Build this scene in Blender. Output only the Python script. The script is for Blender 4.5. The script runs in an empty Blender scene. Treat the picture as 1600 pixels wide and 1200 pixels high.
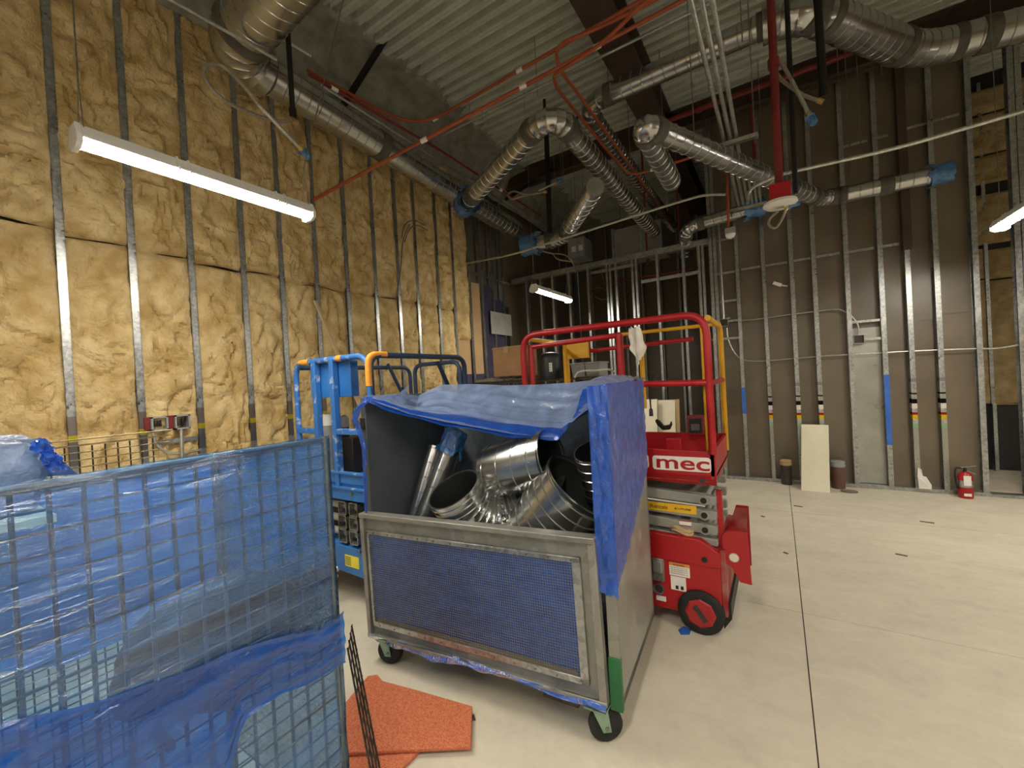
import bpy, math, random
from mathutils import Vector, Matrix, noise
random.seed(7)
C = bpy.context.scene.collection
sc = bpy.context.scene
R = math.radians

# ------------------------------------------------------------------ camera (solved from the room's three vanishing directions)
FPX = 651.86; ROLL = .0559; PITCH = .00756; YAW = .56614
EYE = Vector((0, 0, 1.6))
FW = Vector((-math.sin(YAW)*math.cos(PITCH), math.cos(YAW)*math.cos(PITCH), -math.sin(PITCH)))
_r = Vector((math.cos(YAW), math.sin(YAW), 0)); _d = FW.cross(_r)
RT = _r*math.cos(ROLL) + _d*math.sin(ROLL)
DN = -_r*math.sin(ROLL) + _d*math.cos(ROLL)
cam = bpy.data.objects.new('camera', bpy.data.cameras.new('camera')); C.objects.link(cam)
cam.data.sensor_width = 36; cam.data.lens = FPX/1600*36; cam.data.clip_start = .02; cam.data.clip_end = 60
mw = Matrix((RT, -DN, -FW)).transposed().to_4x4(); mw.translation = EYE
cam.matrix_world = mw; sc.camera = cam

# ------------------------------------------------------------------ world and exposure (the room is closed; the fixtures light it)
w = bpy.data.worlds.new('world'); sc.world = w; w.use_nodes = True
w.node_tree.nodes['Background'].inputs[0].default_value = (.9, .92, 1, 1)
w.node_tree.nodes['Background'].inputs[1].default_value = .02
sc.view_settings.view_transform = 'Standard'; sc.view_settings.look = 'None'
sc.view_settings.gamma = 1; sc.view_settings.use_curve_mapping = False
sc.view_settings.exposure = 1.55
LAMP = 40.0
sc.cycles.max_bounces = 10; sc.cycles.transparent_max_bounces = 24; sc.cycles.diffuse_bounces = 5
sc.cycles.sample_clamp_indirect = 6

# ------------------------------------------------------------------ measuring helpers: a sight line met with a plane of the room
def ray(px, py): return RT*((px-800)/FPX) + DN*((py-600)/FPX) + FW
def PX(px, py, x): d = ray(px, py); return EYE + d*(x/d.x)
def PY(px, py, y): d = ray(px, py); return EYE + d*(y/d.y)
def PZ(px, py, z): d = ray(px, py); return EYE + d*((z-1.6)/d.z)
def PD(px, py, dep): return EYE + ray(px, py)*dep

# ------------------------------------------------------------------ materials
def lin(c):
    if isinstance(c, str):
        c = [int(c[i:i+2], 16)/255 for i in (0, 2, 4)]
    return tuple((x/12.92 if x <= .04045 else ((x+.055)/1.055)**2.4) for x in c) + (1,)
def newmat(name):
    m = bpy.data.materials.new(name); m.use_nodes = True; nt = m.node_tree
    return m, nt, nt.nodes['Principled BSDF'], nt.nodes, nt.links
def mat(name, c1, c2=None, scale=6., rough=.5, metal=0., bump=0., bscale=40., rvar=0., detail=6., stretch=None, spec=.5, coat=0., lo=.35, hi=.65, dist=.01):
    m, nt, b, N, L = newmat(name)
    b.inputs['Base Color'].default_value = lin(c1); b.inputs['Roughness'].default_value = rough
    b.inputs['Metallic'].default_value = metal; b.inputs['Specular IOR Level'].default_value = spec
    b.inputs['Coat Weight'].default_value = coat
    tc = N.new('ShaderNodeTexCoord'); mp = N.new('ShaderNodeMapping'); L.new(tc.outputs['Object'], mp.inputs[0])
    if stretch: mp.inputs['Scale'].default_value = stretch
    if c2:
        n = N.new('ShaderNodeTexNoise'); n.inputs['Scale'].default_value = scale; n.inputs['Detail'].default_value = detail
        L.new(mp.outputs[0], n.inputs['Vector'])
        r = N.new('ShaderNodeValToRGB'); r.color_ramp.elements[0].position = lo; r.color_ramp.elements[1].position = hi
        r.color_ramp.elements[0].color = lin(c1); r.color_ramp.elements[1].color = lin(c2)
        L.new(n.outputs[0], r.inputs[0]); L.new(r.outputs[0], b.inputs['Base Color'])
        if rvar:
            mr = N.new('ShaderNodeMapRange'); mr.inputs['From Min'].default_value = .3; mr.inputs['From Max'].default_value = .7
            mr.inputs['To Min'].default_value = rough-rvar; mr.inputs['To Max'].default_value = rough+rvar
            L.new(n.outputs[0], mr.inputs[0]); L.new(mr.outputs[0], b.inputs['Roughness'])
    if bump:
        n2 = N.new('ShaderNodeTexNoise'); n2.inputs['Scale'].default_value = bscale; n2.inputs['Detail'].default_value = 6
        L.new(mp.outputs[0], n2.inputs['Vector'])
        bp = N.new('ShaderNodeBump'); bp.inputs['Strength'].default_value = bump; bp.inputs['Distance'].default_value = dist
        L.new(n2.outputs[0], bp.inputs['Height']); L.new(bp.outputs[0], b.inputs['Normal'])
    return m
def galv(name, c1='9a9c98', c2='c4c6c2', rough=.34, scale=60., metal=.9, spangle=.35):
    m, nt, b, N, L = newmat(name)
    b.inputs['Metallic'].default_value = metal
    tc = N.new('ShaderNodeTexCoord'); v = N.new('ShaderNodeTexVoronoi'); v.inputs['Scale'].default_value = scale
    L.new(tc.outputs['Object'], v.inputs['Vector'])
    n = N.new('ShaderNodeTexNoise'); n.inputs['Scale'].default_value = 4; n.inputs['Detail'].default_value = 5
    L.new(tc.outputs['Object'], n.inputs['Vector'])
    mx = N.new('ShaderNodeMix'); mx.data_type = 'FLOAT'; mx.inputs[0].default_value = 1-spangle
    L.new(v.outputs['Color'], mx.inputs[2]); L.new(n.outputs[0], mx.inputs[3])
    r = N.new('ShaderNodeValToRGB'); r.color_ramp.elements[0].position = .3; r.color_ramp.elements[1].position = .7
    r.color_ramp.elements[0].color = lin(c1); r.color_ramp.elements[1].color = lin(c2)
    L.new(mx.outputs[0], r.inputs[0]); L.new(r.outputs[0], b.inputs['Base Color'])
    mr = N.new('ShaderNodeMapRange'); mr.inputs['From Min'].default_value = .25; mr.inputs['From Max'].default_value = .75
    mr.inputs['To Min'].default_value = rough-.1; mr.inputs['To Max'].default_value = rough+.12
    L.new(mx.outputs[0], mr.inputs[0]); L.new(mr.outputs[0], b.inputs['Roughness'])
    return m
def film(name, tint, body, opac=.4, gloss=.12, bscale=(9, 30), bstr=.5, streak=(1, 1, 1)):
    """thin coloured stretch film: part see-through, part scattering, with a crinkled sheen"""
    m, nt, b, N, L = newmat(name); N.remove(b)
    out = N['Material Output']
    tc = N.new('ShaderNodeTexCoord'); mp = N.new('ShaderNodeMapping'); mp.inputs['Scale'].default_value = streak
    L.new(tc.outputs['Object'], mp.inputs[0])
    n1 = N.new('ShaderNodeTexNoise'); n1.inputs['Scale'].default_value = bscale[0]; n1.inputs['Detail'].default_value = 8; n1.inputs['Distortion'].default_value = 1.2
    L.new(mp.outputs[0], n1.inputs['Vector'])
    n2 = N.new('ShaderNodeTexNoise'); n2.inputs['Scale'].default_value = bscale[1]; n2.inputs['Detail'].default_value = 4; n2.inputs['Distortion'].default_value = 2.
    L.new(mp.outputs[0], n2.inputs['Vector'])
    ad = N.new('ShaderNodeMath'); ad.operation = 'MULTIPLY_ADD'; ad.inputs[1].default_value = .4
    L.new(n2.outputs[0], ad.inputs[0]); L.new(n1.outputs[0], ad.inputs[2])
    bp = N.new('ShaderNodeBump'); bp.inputs['Strength'].default_value = bstr; bp.inputs['Distance'].default_value = .02
    L.new(ad.outputs[0], bp.inputs['Height'])
    tr = N.new('ShaderNodeBsdfTransparent'); tr.inputs[0].default_value = lin(tint)
    df = N.new('ShaderNodeBsdfDiffuse'); df.inputs[0].default_value = lin(body); L.new(bp.outputs[0], df.inputs['Normal'])
    tl = N.new('ShaderNodeBsdfTranslucent'); tl.inputs[0].default_value = lin(body)
    a = N.new('ShaderNodeMixShader'); a.inputs[0].default_value = .35; L.new(df.outputs[0], a.inputs[1]); L.new(tl.outputs[0], a.inputs[2])
    mr = N.new('ShaderNodeMapRange'); mr.inputs['From Min'].default_value = .35; mr.inputs['From Max'].default_value = .7
    mr.inputs['To Min'].default_value = max(0, opac-.12); mr.inputs['To Max'].default_value = min(1, opac+.2)
    L.new(n1.outputs[0], mr.inputs[0])
    c = N.new('ShaderNodeMixShader'); L.new(mr.outputs[0], c.inputs[0]); L.new(tr.outputs[0], c.inputs[1]); L.new(a.outputs[0], c.inputs[2])
    gl = N.new('ShaderNodeBsdfGlossy'); gl.inputs['Roughness'].default_value = .1; L.new(bp.outputs[0], gl.inputs['Normal'])
    fr = N.new('ShaderNodeFresnel'); fr.inputs[0].default_value = 1.45; L.new(bp.outputs[0], fr.inputs['Normal'])
    ml = N.new('ShaderNodeMath'); ml.operation = 'MULTIPLY_ADD'; ml.inputs[1].default_value = .9; ml.inputs[2].default_value = gloss*.3
    L.new(fr.outputs[0], ml.inputs[0])
    e = N.new('ShaderNodeMixShader'); L.new(ml.outputs[0], e.inputs[0]); L.new(c.outputs[0], e.inputs[1]); L.new(gl.outputs[0], e.inputs[2])
    L.new(e.outputs[0], out.inputs[0])
    return m
def emit(name, col, s):
    m, nt, b, N, L = newmat(name); b.inputs['Base Color'].default_value = (1, 1, 1, 1)
    b.inputs['Emission Color'].default_value = lin(col); b.inputs['Emission Strength'].default_value = s
    return m
def banded(name, bands, **k):
    """galvanised stud with the printed colour code that repeats at the same heights on every stud"""
    m = galv(name, **k); nt = m.node_tree; N = nt.nodes; L = nt.links; b = N['Principled BSDF']
    src = b.inputs['Base Color'].links[0].from_socket
    tc = N.new('ShaderNodeTexCoord'); sp = N.new('ShaderNodeSeparateXYZ'); L.new(tc.outputs['Object'], sp.inputs[0])
    prev = src
    for z0, z1, col in bands:
        g = N.new('ShaderNodeMath'); g.operation = 'COMPARE'; g.inputs[1].default_value = (z0+z1)/2; g.inputs[2].default_value = (z1-z0)/2
        L.new(sp.outputs[2], g.inputs[0])
        mx = N.new('ShaderNodeMix'); mx.data_type = 'RGBA'; L.new(g.outputs[0], mx.inputs[0]); L.new(prev, mx.inputs[6]); mx.inputs[7].default_value = lin(col)
        prev = mx.outputs[2]
    L.new(prev, b.inputs['Base Color'])
    return m

def concrete():
    m, nt, b, N, L = newmat('concrete_floor'); b.inputs['Specular IOR Level'].default_value = .4
    tc = N.new('ShaderNodeTexCoord'); fac = None
    for sc_, wt, st in ((.55, .45, (1, 1, 1)), (2.6, .35, (1, 1.7, 1)), (17., .2, (1, 1, 1))):
        mp = N.new('ShaderNodeMapping'); mp.inputs['Scale'].default_value = st; L.new(tc.outputs['Object'], mp.inputs[0])
        n = N.new('ShaderNodeTexNoise'); n.inputs['Scale'].default_value = sc_; n.inputs['Detail'].default_value = 9; n.inputs['Roughness'].default_value = .62; n.inputs['Distortion'].default_value = .6
        L.new(mp.outputs[0], n.inputs['Vector'])
        q = N.new('ShaderNodeMath'); q.operation = 'MULTIPLY_ADD'; q.inputs[1].default_value = wt; L.new(n.outputs[0], q.inputs[0])
        if fac: L.new(fac, q.inputs[2])
        else: q.inputs[2].default_value = 0
        fac = q.outputs[0]
    r = N.new('ShaderNodeValToRGB'); e = r.color_ramp.elements
    e[0].position = .34; e[0].color = lin('b2ac9c'); e[1].position = .66; e[1].color = lin('d6cfbc')
    k = e.new(.46); k.color = lin('c4bdab')
    L.new(fac, r.inputs[0]); L.new(r.outputs[0], b.inputs['Base Color'])
    mr = N.new('ShaderNodeMapRange'); mr.inputs['From Min'].default_value = .35; mr.inputs['From Max'].default_value = .65; mr.inputs['To Min'].default_value = .72; mr.inputs['To Max'].default_value = .5
    L.new(fac, mr.inputs[0]); L.new(mr.outputs[0], b.inputs['Roughness'])
    bp = N.new('ShaderNodeBump'); bp.inputs['Strength'].default_value = .12; bp.inputs['Distance'].default_value = .004; L.new(fac, bp.inputs['Height']); L.new(bp.outputs[0], b.inputs['Normal'])
    return m
M = {}
M['conc'] = concrete()
M['joint'] = mat('joint_dirt', '3a3530', rough=.9)
M['batt'] = mat('glass_wool', 'b69b66', 'd8c293', 6, 1., bump=1., bscale=38, detail=8, spec=.05, dist=.02)
M['batt2'] = mat('glass_wool_tan', '9a8660', 'b8a47c', 6, 1., bump=.8, bscale=40, detail=8, spec=.05, dist=.02)
M['stud'] = galv('stud_steel', '8d9090', 'c3c6c6', .36, 45)
M['studL'] = banded('stud_steel_left', [(1.02, 1.10, '20222a'), (1.34, 1.385, 'd8c83a'), (1.385, 1.52, '8d8480'), (1.17, 1.34, '77787c')], c1='8d9090', c2='c3c6c6')
M['studR'] = banded('stud_steel_coded', [(1.17, 1.19, '2a2838'), (1.06, 1.115, '141414'), (1.0, 1.06, 'e8e8ea'), (.925, .955, 'a02028'), (.87, .925, 'd8c42a'), (.775, .81, '8fc49a'), (1.32, 1.36, '8a8898'), (0.2, .775, 'a8aca4')], c1='8d9090', c2='c3c6c6')
M['blueband'] = mat('blue_stud_tape', '2c5fb8', '3b72cc', 8, .5)
M['board'] = mat('brown_board', '655a4a', '726654', 2.5, .38, rvar=.1, spec=.8, detail=8)
M['tan'] = mat('tan_board', 'a88a62', 'b89a70', 3, .7)
M['purple'] = mat('purple_board', '35304a', '403a56', 3, .6)
M['grayboard'] = mat('grey_board', '9c9d98', 'aeb0aa', 3, .6)
M['sheet'] = galv('zinc_sheet', '9d9f98', 'b4b6ae', .34, 9, metal=.6, spangle=.15)
M['black'] = mat('black_board', '1c1d1c', '26272a', 2, .6)
M['dark'] = mat('dark_shell', '2c2822', '353028', 1, .9)
M['shell'] = mat('room_shell', '8a7a62', '97866c', 1, .8)
M['deck'] = galv('deck_steel', 'b4b9b0', 'cbd0c8', .42, 30, metal=.12, spangle=.2)
M['fire'] = mat('sprayed_fireproofing', '828279', '9d9d94', 7, 1., bump=.8, bscale=30, spec=.1)
M['beam'] = mat('primer_steel', '3c2f28', '4a3b31', 4, .7)
M['duct'] = mat('duct_steel', 'aeb0af', 'c0c2c0', 5, .23, metal=.94, rvar=.05)
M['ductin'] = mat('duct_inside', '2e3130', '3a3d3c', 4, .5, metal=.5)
M['seal'] = mat('grey_duct_sealant', '4b4944', '5b5850', 14, .8)
M['conduit'] = galv('conduit_zinc', 'a9aba6', 'd0d2cc', .38, 60)
M['white'] = mat('white_enamel', 'dcdcd6', 'e8e8e2', 5, .45)
M['rod'] = galv('rod_steel', '7c7e7a', '9c9e98', .45, 80)
M['orange'] = mat('orange_pipe', '9c4a2c', 'a85636', 8, .5)
M['red'] = mat('red_pipe', '6e1f20', '7c2826', 8, .5)
M['blackp'] = mat('black_pipe', '0e0e0e', '1a1a1a', 8, .5)
M['tape'] = film('blue_wrap', '78aee8', '4a94e0', .7, .3, (14, 40), .7)
M['hose'] = mat('braided_hose', '8f8878', 'a39c8c', 60, .5, metal=.4)
M['brass'] = mat('brass', 'b59a5a', 'c9b070', 10, .4, metal=.8)
M['lredm'] = mat('lift_red', '9c121a', 'ac1a22', 3, .38, rvar=.1)
M['lreds'] = mat('dusty_lift_red', '8e1218', 'a4756c', 7, .6, lo=.4, hi=.75)
M['lyel'] = mat('lift_yellow', 'd09a10', 'dca81c', 5, .45)
M['lblue'] = mat('lift_blue', '1f5fa8', '2f74bd', 4, .4, rvar=.1)
M['lbluew'] = mat('worn_lift_blue', '2a68b2', 'b8c4d0', 14, .55, lo=.56, hi=.72)
M['lnavy'] = mat('lift_navy', '1d3350', '28425f', 5, .45)
M['lorange'] = mat('orange_tape', 'e0902c', 'eca63e', 12, .55)
M['lgray'] = mat('scissor_grey', '8b8c86', '999a94', 4, .45)
M['rubber'] = mat('black_rubber', '141414', '222222', 20, .75)
M['wheelw'] = mat('grey_nonmarking_tyre', 'b9b4a4', 'c6c2b4', 9, .7)
M['hub'] = mat('red_hub', '9c2024', 'ac2a2c', 8, .5)
M['label'] = mat('white_sticker', 'e4e2dc', 'eeece6', 20, .5)
M['ink'] = mat('black_ink', '16161a', rough=.6)
M['yellowst'] = mat('yellow_sticker', 'e2b21c', 'ebbd2a', 10, .5)
M['paleyel'] = mat('pale_yellow_sticker', 'd8cc3a', 'e2d850', 20, .5)
M['cart'] = mat('grey_fibre_panel', '666c6e', '787e80', 30, .6, bump=.15, bscale=120, detail=8, dist=.003)
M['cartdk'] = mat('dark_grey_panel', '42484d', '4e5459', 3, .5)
M['cartgv'] = galv('worn_zinc', '83827c', 'a09f98', .45, 18, metal=.5)
M['cartlt'] = galv('side_zinc', '8e8d86', 'aaa9a0', .42, 12, metal=.45)
M['green'] = mat('green_paint', '1c5c34', '26703f', 5, .5)
M['mint'] = mat('mint_caster_fork', '7f9a86', '90aa96', 12, .5, metal=.3)
M['meshw'] = galv('mesh_wire', '6e6e6a', '8a8a84', .4, 60)
M['meshw'].node_tree.nodes['Principled BSDF'].inputs['Metallic'].default_value = .4
M['filmB'] = film('blue_film_deep', '68a0f0', '2470f2', .58, .2, (10, 40), .6)
M['filmN'] = film('blue_film_near', '94c6f2', '2f8ce4', .2, .3, (5, 26), .8, (1, .22, 1.9))
M['filmD'] = film('blue_film_double', '569ae0', '1a66cc', .42, .2, (6, 24), .45, (1, .35, 1.6))
M['filmF'] = film('blue_film_far', '74b4ee', '3c96ea', .74, .2, (4, 18), .4)
M['filmL'] = film('pale_blue_film', 'c0d2ee', '9fbbe6', .6, .25, (8, 30), .6)
M['filmG'] = film('thin_blue_film', 'cfdef8', 'a8c4fa', .6, .2, (5, 26), .5)
M['filmP'] = film('violet_blue_film', '9ab4f8', '6c90ff', .7, .3, (14, 60), .9)
M['filter'] = mat('blue_filter_film', '2550a4', '3468be', 9, .45, bump=.4, bscale=16, stretch=(1, 1, 3))
M['wire'] = mat('zinc_wire', '55606a', '6d7880', 20, .45, metal=.7)
M['wiret'] = mat('tan_zinc_wire', '8a7a58', 'a8966c', 20, .45, metal=.6)
M['wireb'] = mat('rusty_wire', '3a332c', '5a5046', 14, .55, metal=.6)
M['mat'] = mat('orange_foam', 'b05a3e', 'c87a54', 150, .95, bump=.6, bscale=140, detail=10, lo=.4, hi=.62, dist=.004)
M['card'] = mat('cardboard', 'a5805a', 'b28c64', 5, .8)
M['bag'] = mat('black_bag', '16181c', '24272c', 6, .45, bump=.5, bscale=10)
M['rag'] = mat('white_rag', 'd2cec6', 'e0dcd4', 9, .9, bump=.4, bscale=40)
M['wht'] = mat('white_board', 'd6d0b8', 'e0dbc6', 3, .7)
M['wedge'] = mat('board_core', 'a8906a', rough=.8)
M['iron'] = mat('cast_pipe', '2e2622', '453a34', 12, .6)
M['pvc'] = mat('brown_pipe', '5a4038', '6a4c42', 8, .6)
M['wood'] = mat('pale_stick', 'b49a74', 'c4ac88', 8, .7, stretch=(1, 1, .2))
M['dust'] = mat('grey_dust', '6e675a', rough=.9)
M['lamp'] = emit('led_lens', 'fff5e4', LAMP)
M['plast'] = mat('grey_plastic', '8b8e90', '9a9d9e', 8, .5)
M['screen'] = mat('dim_screen', '50524e', '5c5e5a', 8, .3)
M['bolt'] = galv('bolt_zinc', '6c6c6a', '9a9a98', .35, 90)

# ------------------------------------------------------------------ geometry helper
class G:
    def __init__(s, T=None): s.v = []; s.f = []; s.T = T
    def add(s, vs, fs):
        o = len(s.v); s.v += [Vector(v) for v in vs]; s.f += [tuple(i+o for i in f) for f in fs]; return s
    def box(s, x0, x1, y0, y1, z0, z1):
        return s.add([(x, y, z) for x in (x0, x1) for y in (y0, y1) for z in (z0, z1)],
                     [(0, 1, 3, 2), (4, 6, 7, 5), (0, 4, 5, 1), (2, 3, 7, 6), (0, 2, 6, 4), (1, 5, 7, 3)])
    def obox(s, c, ex, ey, ez):
        c = Vector(c); ex = Vector(ex); ey = Vector(ey); ez = Vector(ez)
        return s.add([c+ex*a+ey*b+ez*d for a in (-1, 1) for b in (-1, 1) for d in (-1, 1)],
                     [(0, 1, 3, 2), (4, 6, 7, 5), (0, 4, 5, 1), (2, 3, 7, 6), (0, 2, 6, 4), (1, 5, 7, 3)])
    def bar(s, a, b, w, h, up=(0, 0, 1)):
        a = Vector(a); b = Vector(b); d = (b-a); L = d.length; d.normalize(); up = Vector(up)
        if abs(d.dot(up)) > .98: up = Vector((1, 0, 0))
        sd = d.cross(up).normalized(); u = sd.cross(d)
        return s.obox((a+b)/2, d*L/2, sd*w/2, u*h/2)
    def prism(s, poly, n):
        """closed polygon of 3-D points pushed along n"""
        n = Vector(n); k = len(poly); p = [Vector(q) for q in poly]
        return s.add(p+[q+n for q in p], [tuple(range(k))[::-1], tuple(range(k, 2*k))]+[(i, (i+1) % k, k+(i+1) % k, k+i) for i in range(k)])
    def sweep(s, pts, rad, seg=12, cap=True, tilt=0.):
        pts = [Vector(p) for p in pts]; n = len(pts)
        if not hasattr(rad, '__len__'): rad = [rad]*n
        tg = []
        for i in range(n):
            t = pts[min(i+1, n-1)]-pts[max(i-1, 0)]; k = 2
            while t.length < 1e-9 and k <= n: t = pts[min(i+k, n-1)]-pts[max(i-k, 0)]; k += 1
            if tg and t.length < 1e-9: t = tg[-1]
            tg.append(t.normalized())
        up = Vector((0, 0, 1)) if abs(tg[0].z) < .9 else Vector((1, 0, 0))
        u = (up - tg[0]*up.dot(tg[0])).normalized(); vs = []; fs = []
        for i in range(n):
            u = (u - tg[i]*u.dot(tg[i])).normalized(); w_ = tg[i].cross(u)
            for k in range(seg):
                a = 2*math.pi*k/seg
                vs.append(pts[i] + (u*math.cos(a)+w_*math.sin(a))*rad[i] + tg[i]*tilt*math.cos(a+1)*rad[i])
        for i in range(n-1):
            for k in range(seg):
                a = i*seg+k; b = i*seg+(k+1) % seg; fs.append((a, b, b+seg, a+seg))
        if cap:
            fs.append(tuple(range(seg))[::-1]); fs.append(tuple(range((n-1)*seg, n*seg)))
        return s.add(vs, fs)
    def tube(s, pts, r, seg=10, bend=0., cap=True):
        return s.sweep(fillet(pts, bend) if bend else pts, r, seg, cap)
    def grid(s, fn, nu, nv, closed=False):
        vs = [fn(i/nu, j/nv) for i in range(nu+1) for j in range(nv+1)]
        return s.add(vs, [(i*(nv+1)+j, (i+1)*(nv+1)+j, (i+1)*(nv+1)+j+1, i*(nv+1)+j+1) for i in range(nu) for j in range(nv)])
    def disc(s, c, n, r, h, seg=20):
        c = Vector(c); n = Vector(n).normalized(); return s.sweep([c, c+n*h], r, seg)
    def ring(s, c, n, r0, r1, h, seg=24):
        c = Vector(c); n = Vector(n).normalized(); t = Vector((0, 0, 1)) if abs(n.z) < .9 else Vector((1, 0, 0))
        u = (t-n*t.dot(n)).normalized(); w_ = n.cross(u); vs = []
        for (r, q) in ((r0, 0), (r1, 0), (r1, h), (r0, h)):
            for k in range(seg):
                a = 2*math.pi*k/seg; vs.append(c+n*q+(u*math.cos(a)+w_*math.sin(a))*r)
        return s.add(vs, [(i*seg+k, i*seg+(k+1) % seg, ((i+1) % 4)*seg+(k+1) % seg, ((i+1) % 4)*seg+k) for i in range(4) for k in range(seg)])
    def ball(s, c, rx, ry, rz, nu=20, nv=12, fn=None):
        c = Vector(c); vs = []; fs = []
        for j in range(nv+1):
            th = math.pi*j/nv
            for i in range(nu):
                ph = 2*math.pi*i/nu; d = Vector((math.sin(th)*math.cos(ph), math.sin(th)*math.sin(ph), math.cos(th)))
                k = fn(d) if fn else 1.
                vs.append(c+Vector((d.x*rx, d.y*ry, d.z*rz))*k)
        for j in range(nv):
            for i in range(nu): fs.append((j*nu+i, (j+1)*nu+i, (j+1)*nu+(i+1) % nu, j*nu+(i+1) % nu))
        return s.add(vs, fs)
    def mesh(s, name):
        me = bpy.data.meshes.new(name); vs = [s.T @ v for v in s.v] if s.T else s.v
        me.from_pydata([tuple(v) for v in vs], [], s.f); me.update(); return me
def fillet(pts, r, n=6):
    pts = [Vector(p) for p in pts]; out = [pts[0]]
    for i in range(1, len(pts)-1):
        a = pts[i-1]-pts[i]; b = pts[i+1]-pts[i]; k = min(r, a.length*.48, b.length*.48)
        p0 = pts[i]+a.normalized()*k; p2 = pts[i]+b.normalized()*k
        for j in range(n+1):
            t = j/n; out.append(p0*(1-t)**2+pts[i]*2*t*(1-t)+p2*t*t)
    out.append(pts[-1]); return out
def smoothpath(pts, n=6):
    p = [Vector(q) for q in pts]; p = [p[0]*2-p[1]]+p+[p[-1]*2-p[-2]]; out = []
    for i in range(1, len(p)-2):
        for j in range(n):
            t = j/n; out.append(.5*((2*p[i])+(-p[i-1]+p[i+1])*t+(2*p[i-1]-5*p[i]+4*p[i+1]-p[i+2])*t*t+(-p[i-1]+3*p[i]-3*p[i+1]+p[i+2])*t**3))
    out.append(p[-2]); return out

def parent(o, p):
    if p is not None:
        o.parent = p
        q = p; mm = Matrix.Identity(4)
        o.matrix_parent_inverse = wm(p).inverted()
def wm(o):
    m = o.matrix_basis.copy()
    if o.parent: m = wm(o.parent) @ o.matrix_parent_inverse @ m
    return m
def obj(name, g, m, par=None, smooth=True, bev=0., **props):
    me = g.mesh(name) if isinstance(g, G) else g
    if isinstance(g, G):
        me.materials.append(m)
        if smooth: me.shade_smooth(); me.set_sharp_from_angle(angle=R(38))
    o = bpy.data.objects.new(name, me); C.objects.link(o)
    parent(o, par)
    if bev:
        b = o.modifiers.new('bevel', 'BEVEL'); b.width = bev; b.segments = 2; b.limit_method = 'ANGLE'; b.angle_limit = R(40)
    for k, v in props.items(): o[k] = v
    return o
def thing(name, label, cat, loc=(0, 0, 0), group=None):
    o = bpy.data.objects.new(name, None); C.objects.link(o); o.location = loc; o.empty_display_size = .1
    o['label'] = label; o['category'] = cat
    if group: o['group'] = group
    return o
def tag(o, label, cat, group=None):
    o['label'] = label; o['category'] = cat
    if group: o['group'] = group
    return o
def struct(name, g=None, m=None, label=None, **k):
    if g is None:
        o = bpy.data.objects.new(name, None); C.objects.link(o)
    else: o = obj(name, g, m, None, **k)
    o['kind'] = 'structure'
    if label: o['label'] = label
    return o
def inst(name, me, par, loc=None, scale=None, mx=None):
    o = bpy.data.objects.new(name, me); C.objects.link(o)
    if mx: o.matrix_basis = mx
    else:
        if loc: o.location = loc
        if scale: o.scale = scale
    parent(o, par)
    return o
def nz(x, y, z=0.): return noise.noise(Vector((x, y, z)))
def text(name, body, size, origin, xd, yd, m, par=None, ext=.0015, shear=0., bold=0., sx=1.):
    """flat lettering as a thin mesh: origin is the left end of the baseline, xd along the line, yd up the letter"""
    cu = bpy.data.curves.new(name, 'FONT'); cu.body = body; cu.size = size; cu.extrude = ext; cu.shear = shear; cu.offset = bold
    t = bpy.data.objects.new(name, cu); C.objects.link(t)
    me = bpy.data.meshes.new_from_object(t.evaluated_get(bpy.context.evaluated_depsgraph_get()))
    bpy.data.objects.remove(t)
    xd = Vector(xd).normalized(); yd = Vector(yd).normalized(); nd = xd.cross(yd)
    mx = Matrix((xd*sx, yd, nd)).transposed().to_4x4(); mx.translation = Vector(origin)
    me.transform(mx); me.materials.clear(); me.materials.append(m); me.name = name
    return obj(name, me, m, par)

# ================================================================== THE ROOM
XL = -4.22; YB = 6.78; ZD = 5.42
# floor: cast slabs parted by saw cuts
fl = struct('floor', G().box(-6.4, 7.4, -4.4, 11, -.12, -.012), M['joint'], 'pale concrete floor cut into large slabs')
for x0, x1 in ((-6.4, -3.65), (-3.65, .0725), (.0725, 3.8), (3.8, 7.4)):
    for y0, y1 in ((-4.4, -1.2), (-1.2, 1.0), (1.0, 3.222), (3.222, 5.43), (5.43, 11)):
        obj('slab', G().box(x0+.0028, x1-.0028, y0+.0028, y1-.0028, -.02, 0), M['conc'], fl)

def stud_g(L, face=.048, dep=.092, lip=.012, t=.004):
    """C-shaped steel stud: face in +X, depth towards -X, standing on z = 0; origin at the middle of its face"""
    g = G(); h = face/2
    g.box(-t, 0, -h, h, 0, L)                     # room-side flange
    g.box(-dep, 0, h-t, h, 0, L)                  # web
    g.box(-dep, -dep+t, -h, h, 0, L)              # far flange
    g.box(-lip, 0, -h, -h+t, 0, L)                # lip
    return g
# ---- left wall: studs with glass wool between them, bare studs beyond
wl = struct('wall_left', G().box(XL-.2, XL-.125, -4.2, YB+3.6, 0, ZD+.2), M['board'], 'long steel-stud wall packed with yellow glass wool')
sL = G.mesh(stud_g(5.2), 'stud'); sL.materials.append(M['studL'])
lw_y = [-.38, .03, .43, .815, 1.204, 1.598, 2.018, 2.382, 2.767, 3.161, 3.576, 3.962, 4.309, 4.750, 5.109, 5.52]
for y in lw_y: inst('stud', sL, wl, (XL, y, 0))
for y in (5.87, 6.2, 6.53): inst('stud', sL, wl, (XL, y, 0))
for y in (-3.4, -2.8, -2.2, -1.6, -1.0): inst('stud', sL, wl, (XL, y, 0))
obj('bottom_track', G().box(XL-.095, XL+.004, -4.2, YB, 0, .05), M['stud'], wl)
obj('top_track', G().box(XL-.095, XL+.004, -4.2, YB, 5.15, 5.2), M['stud'], wl)
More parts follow.
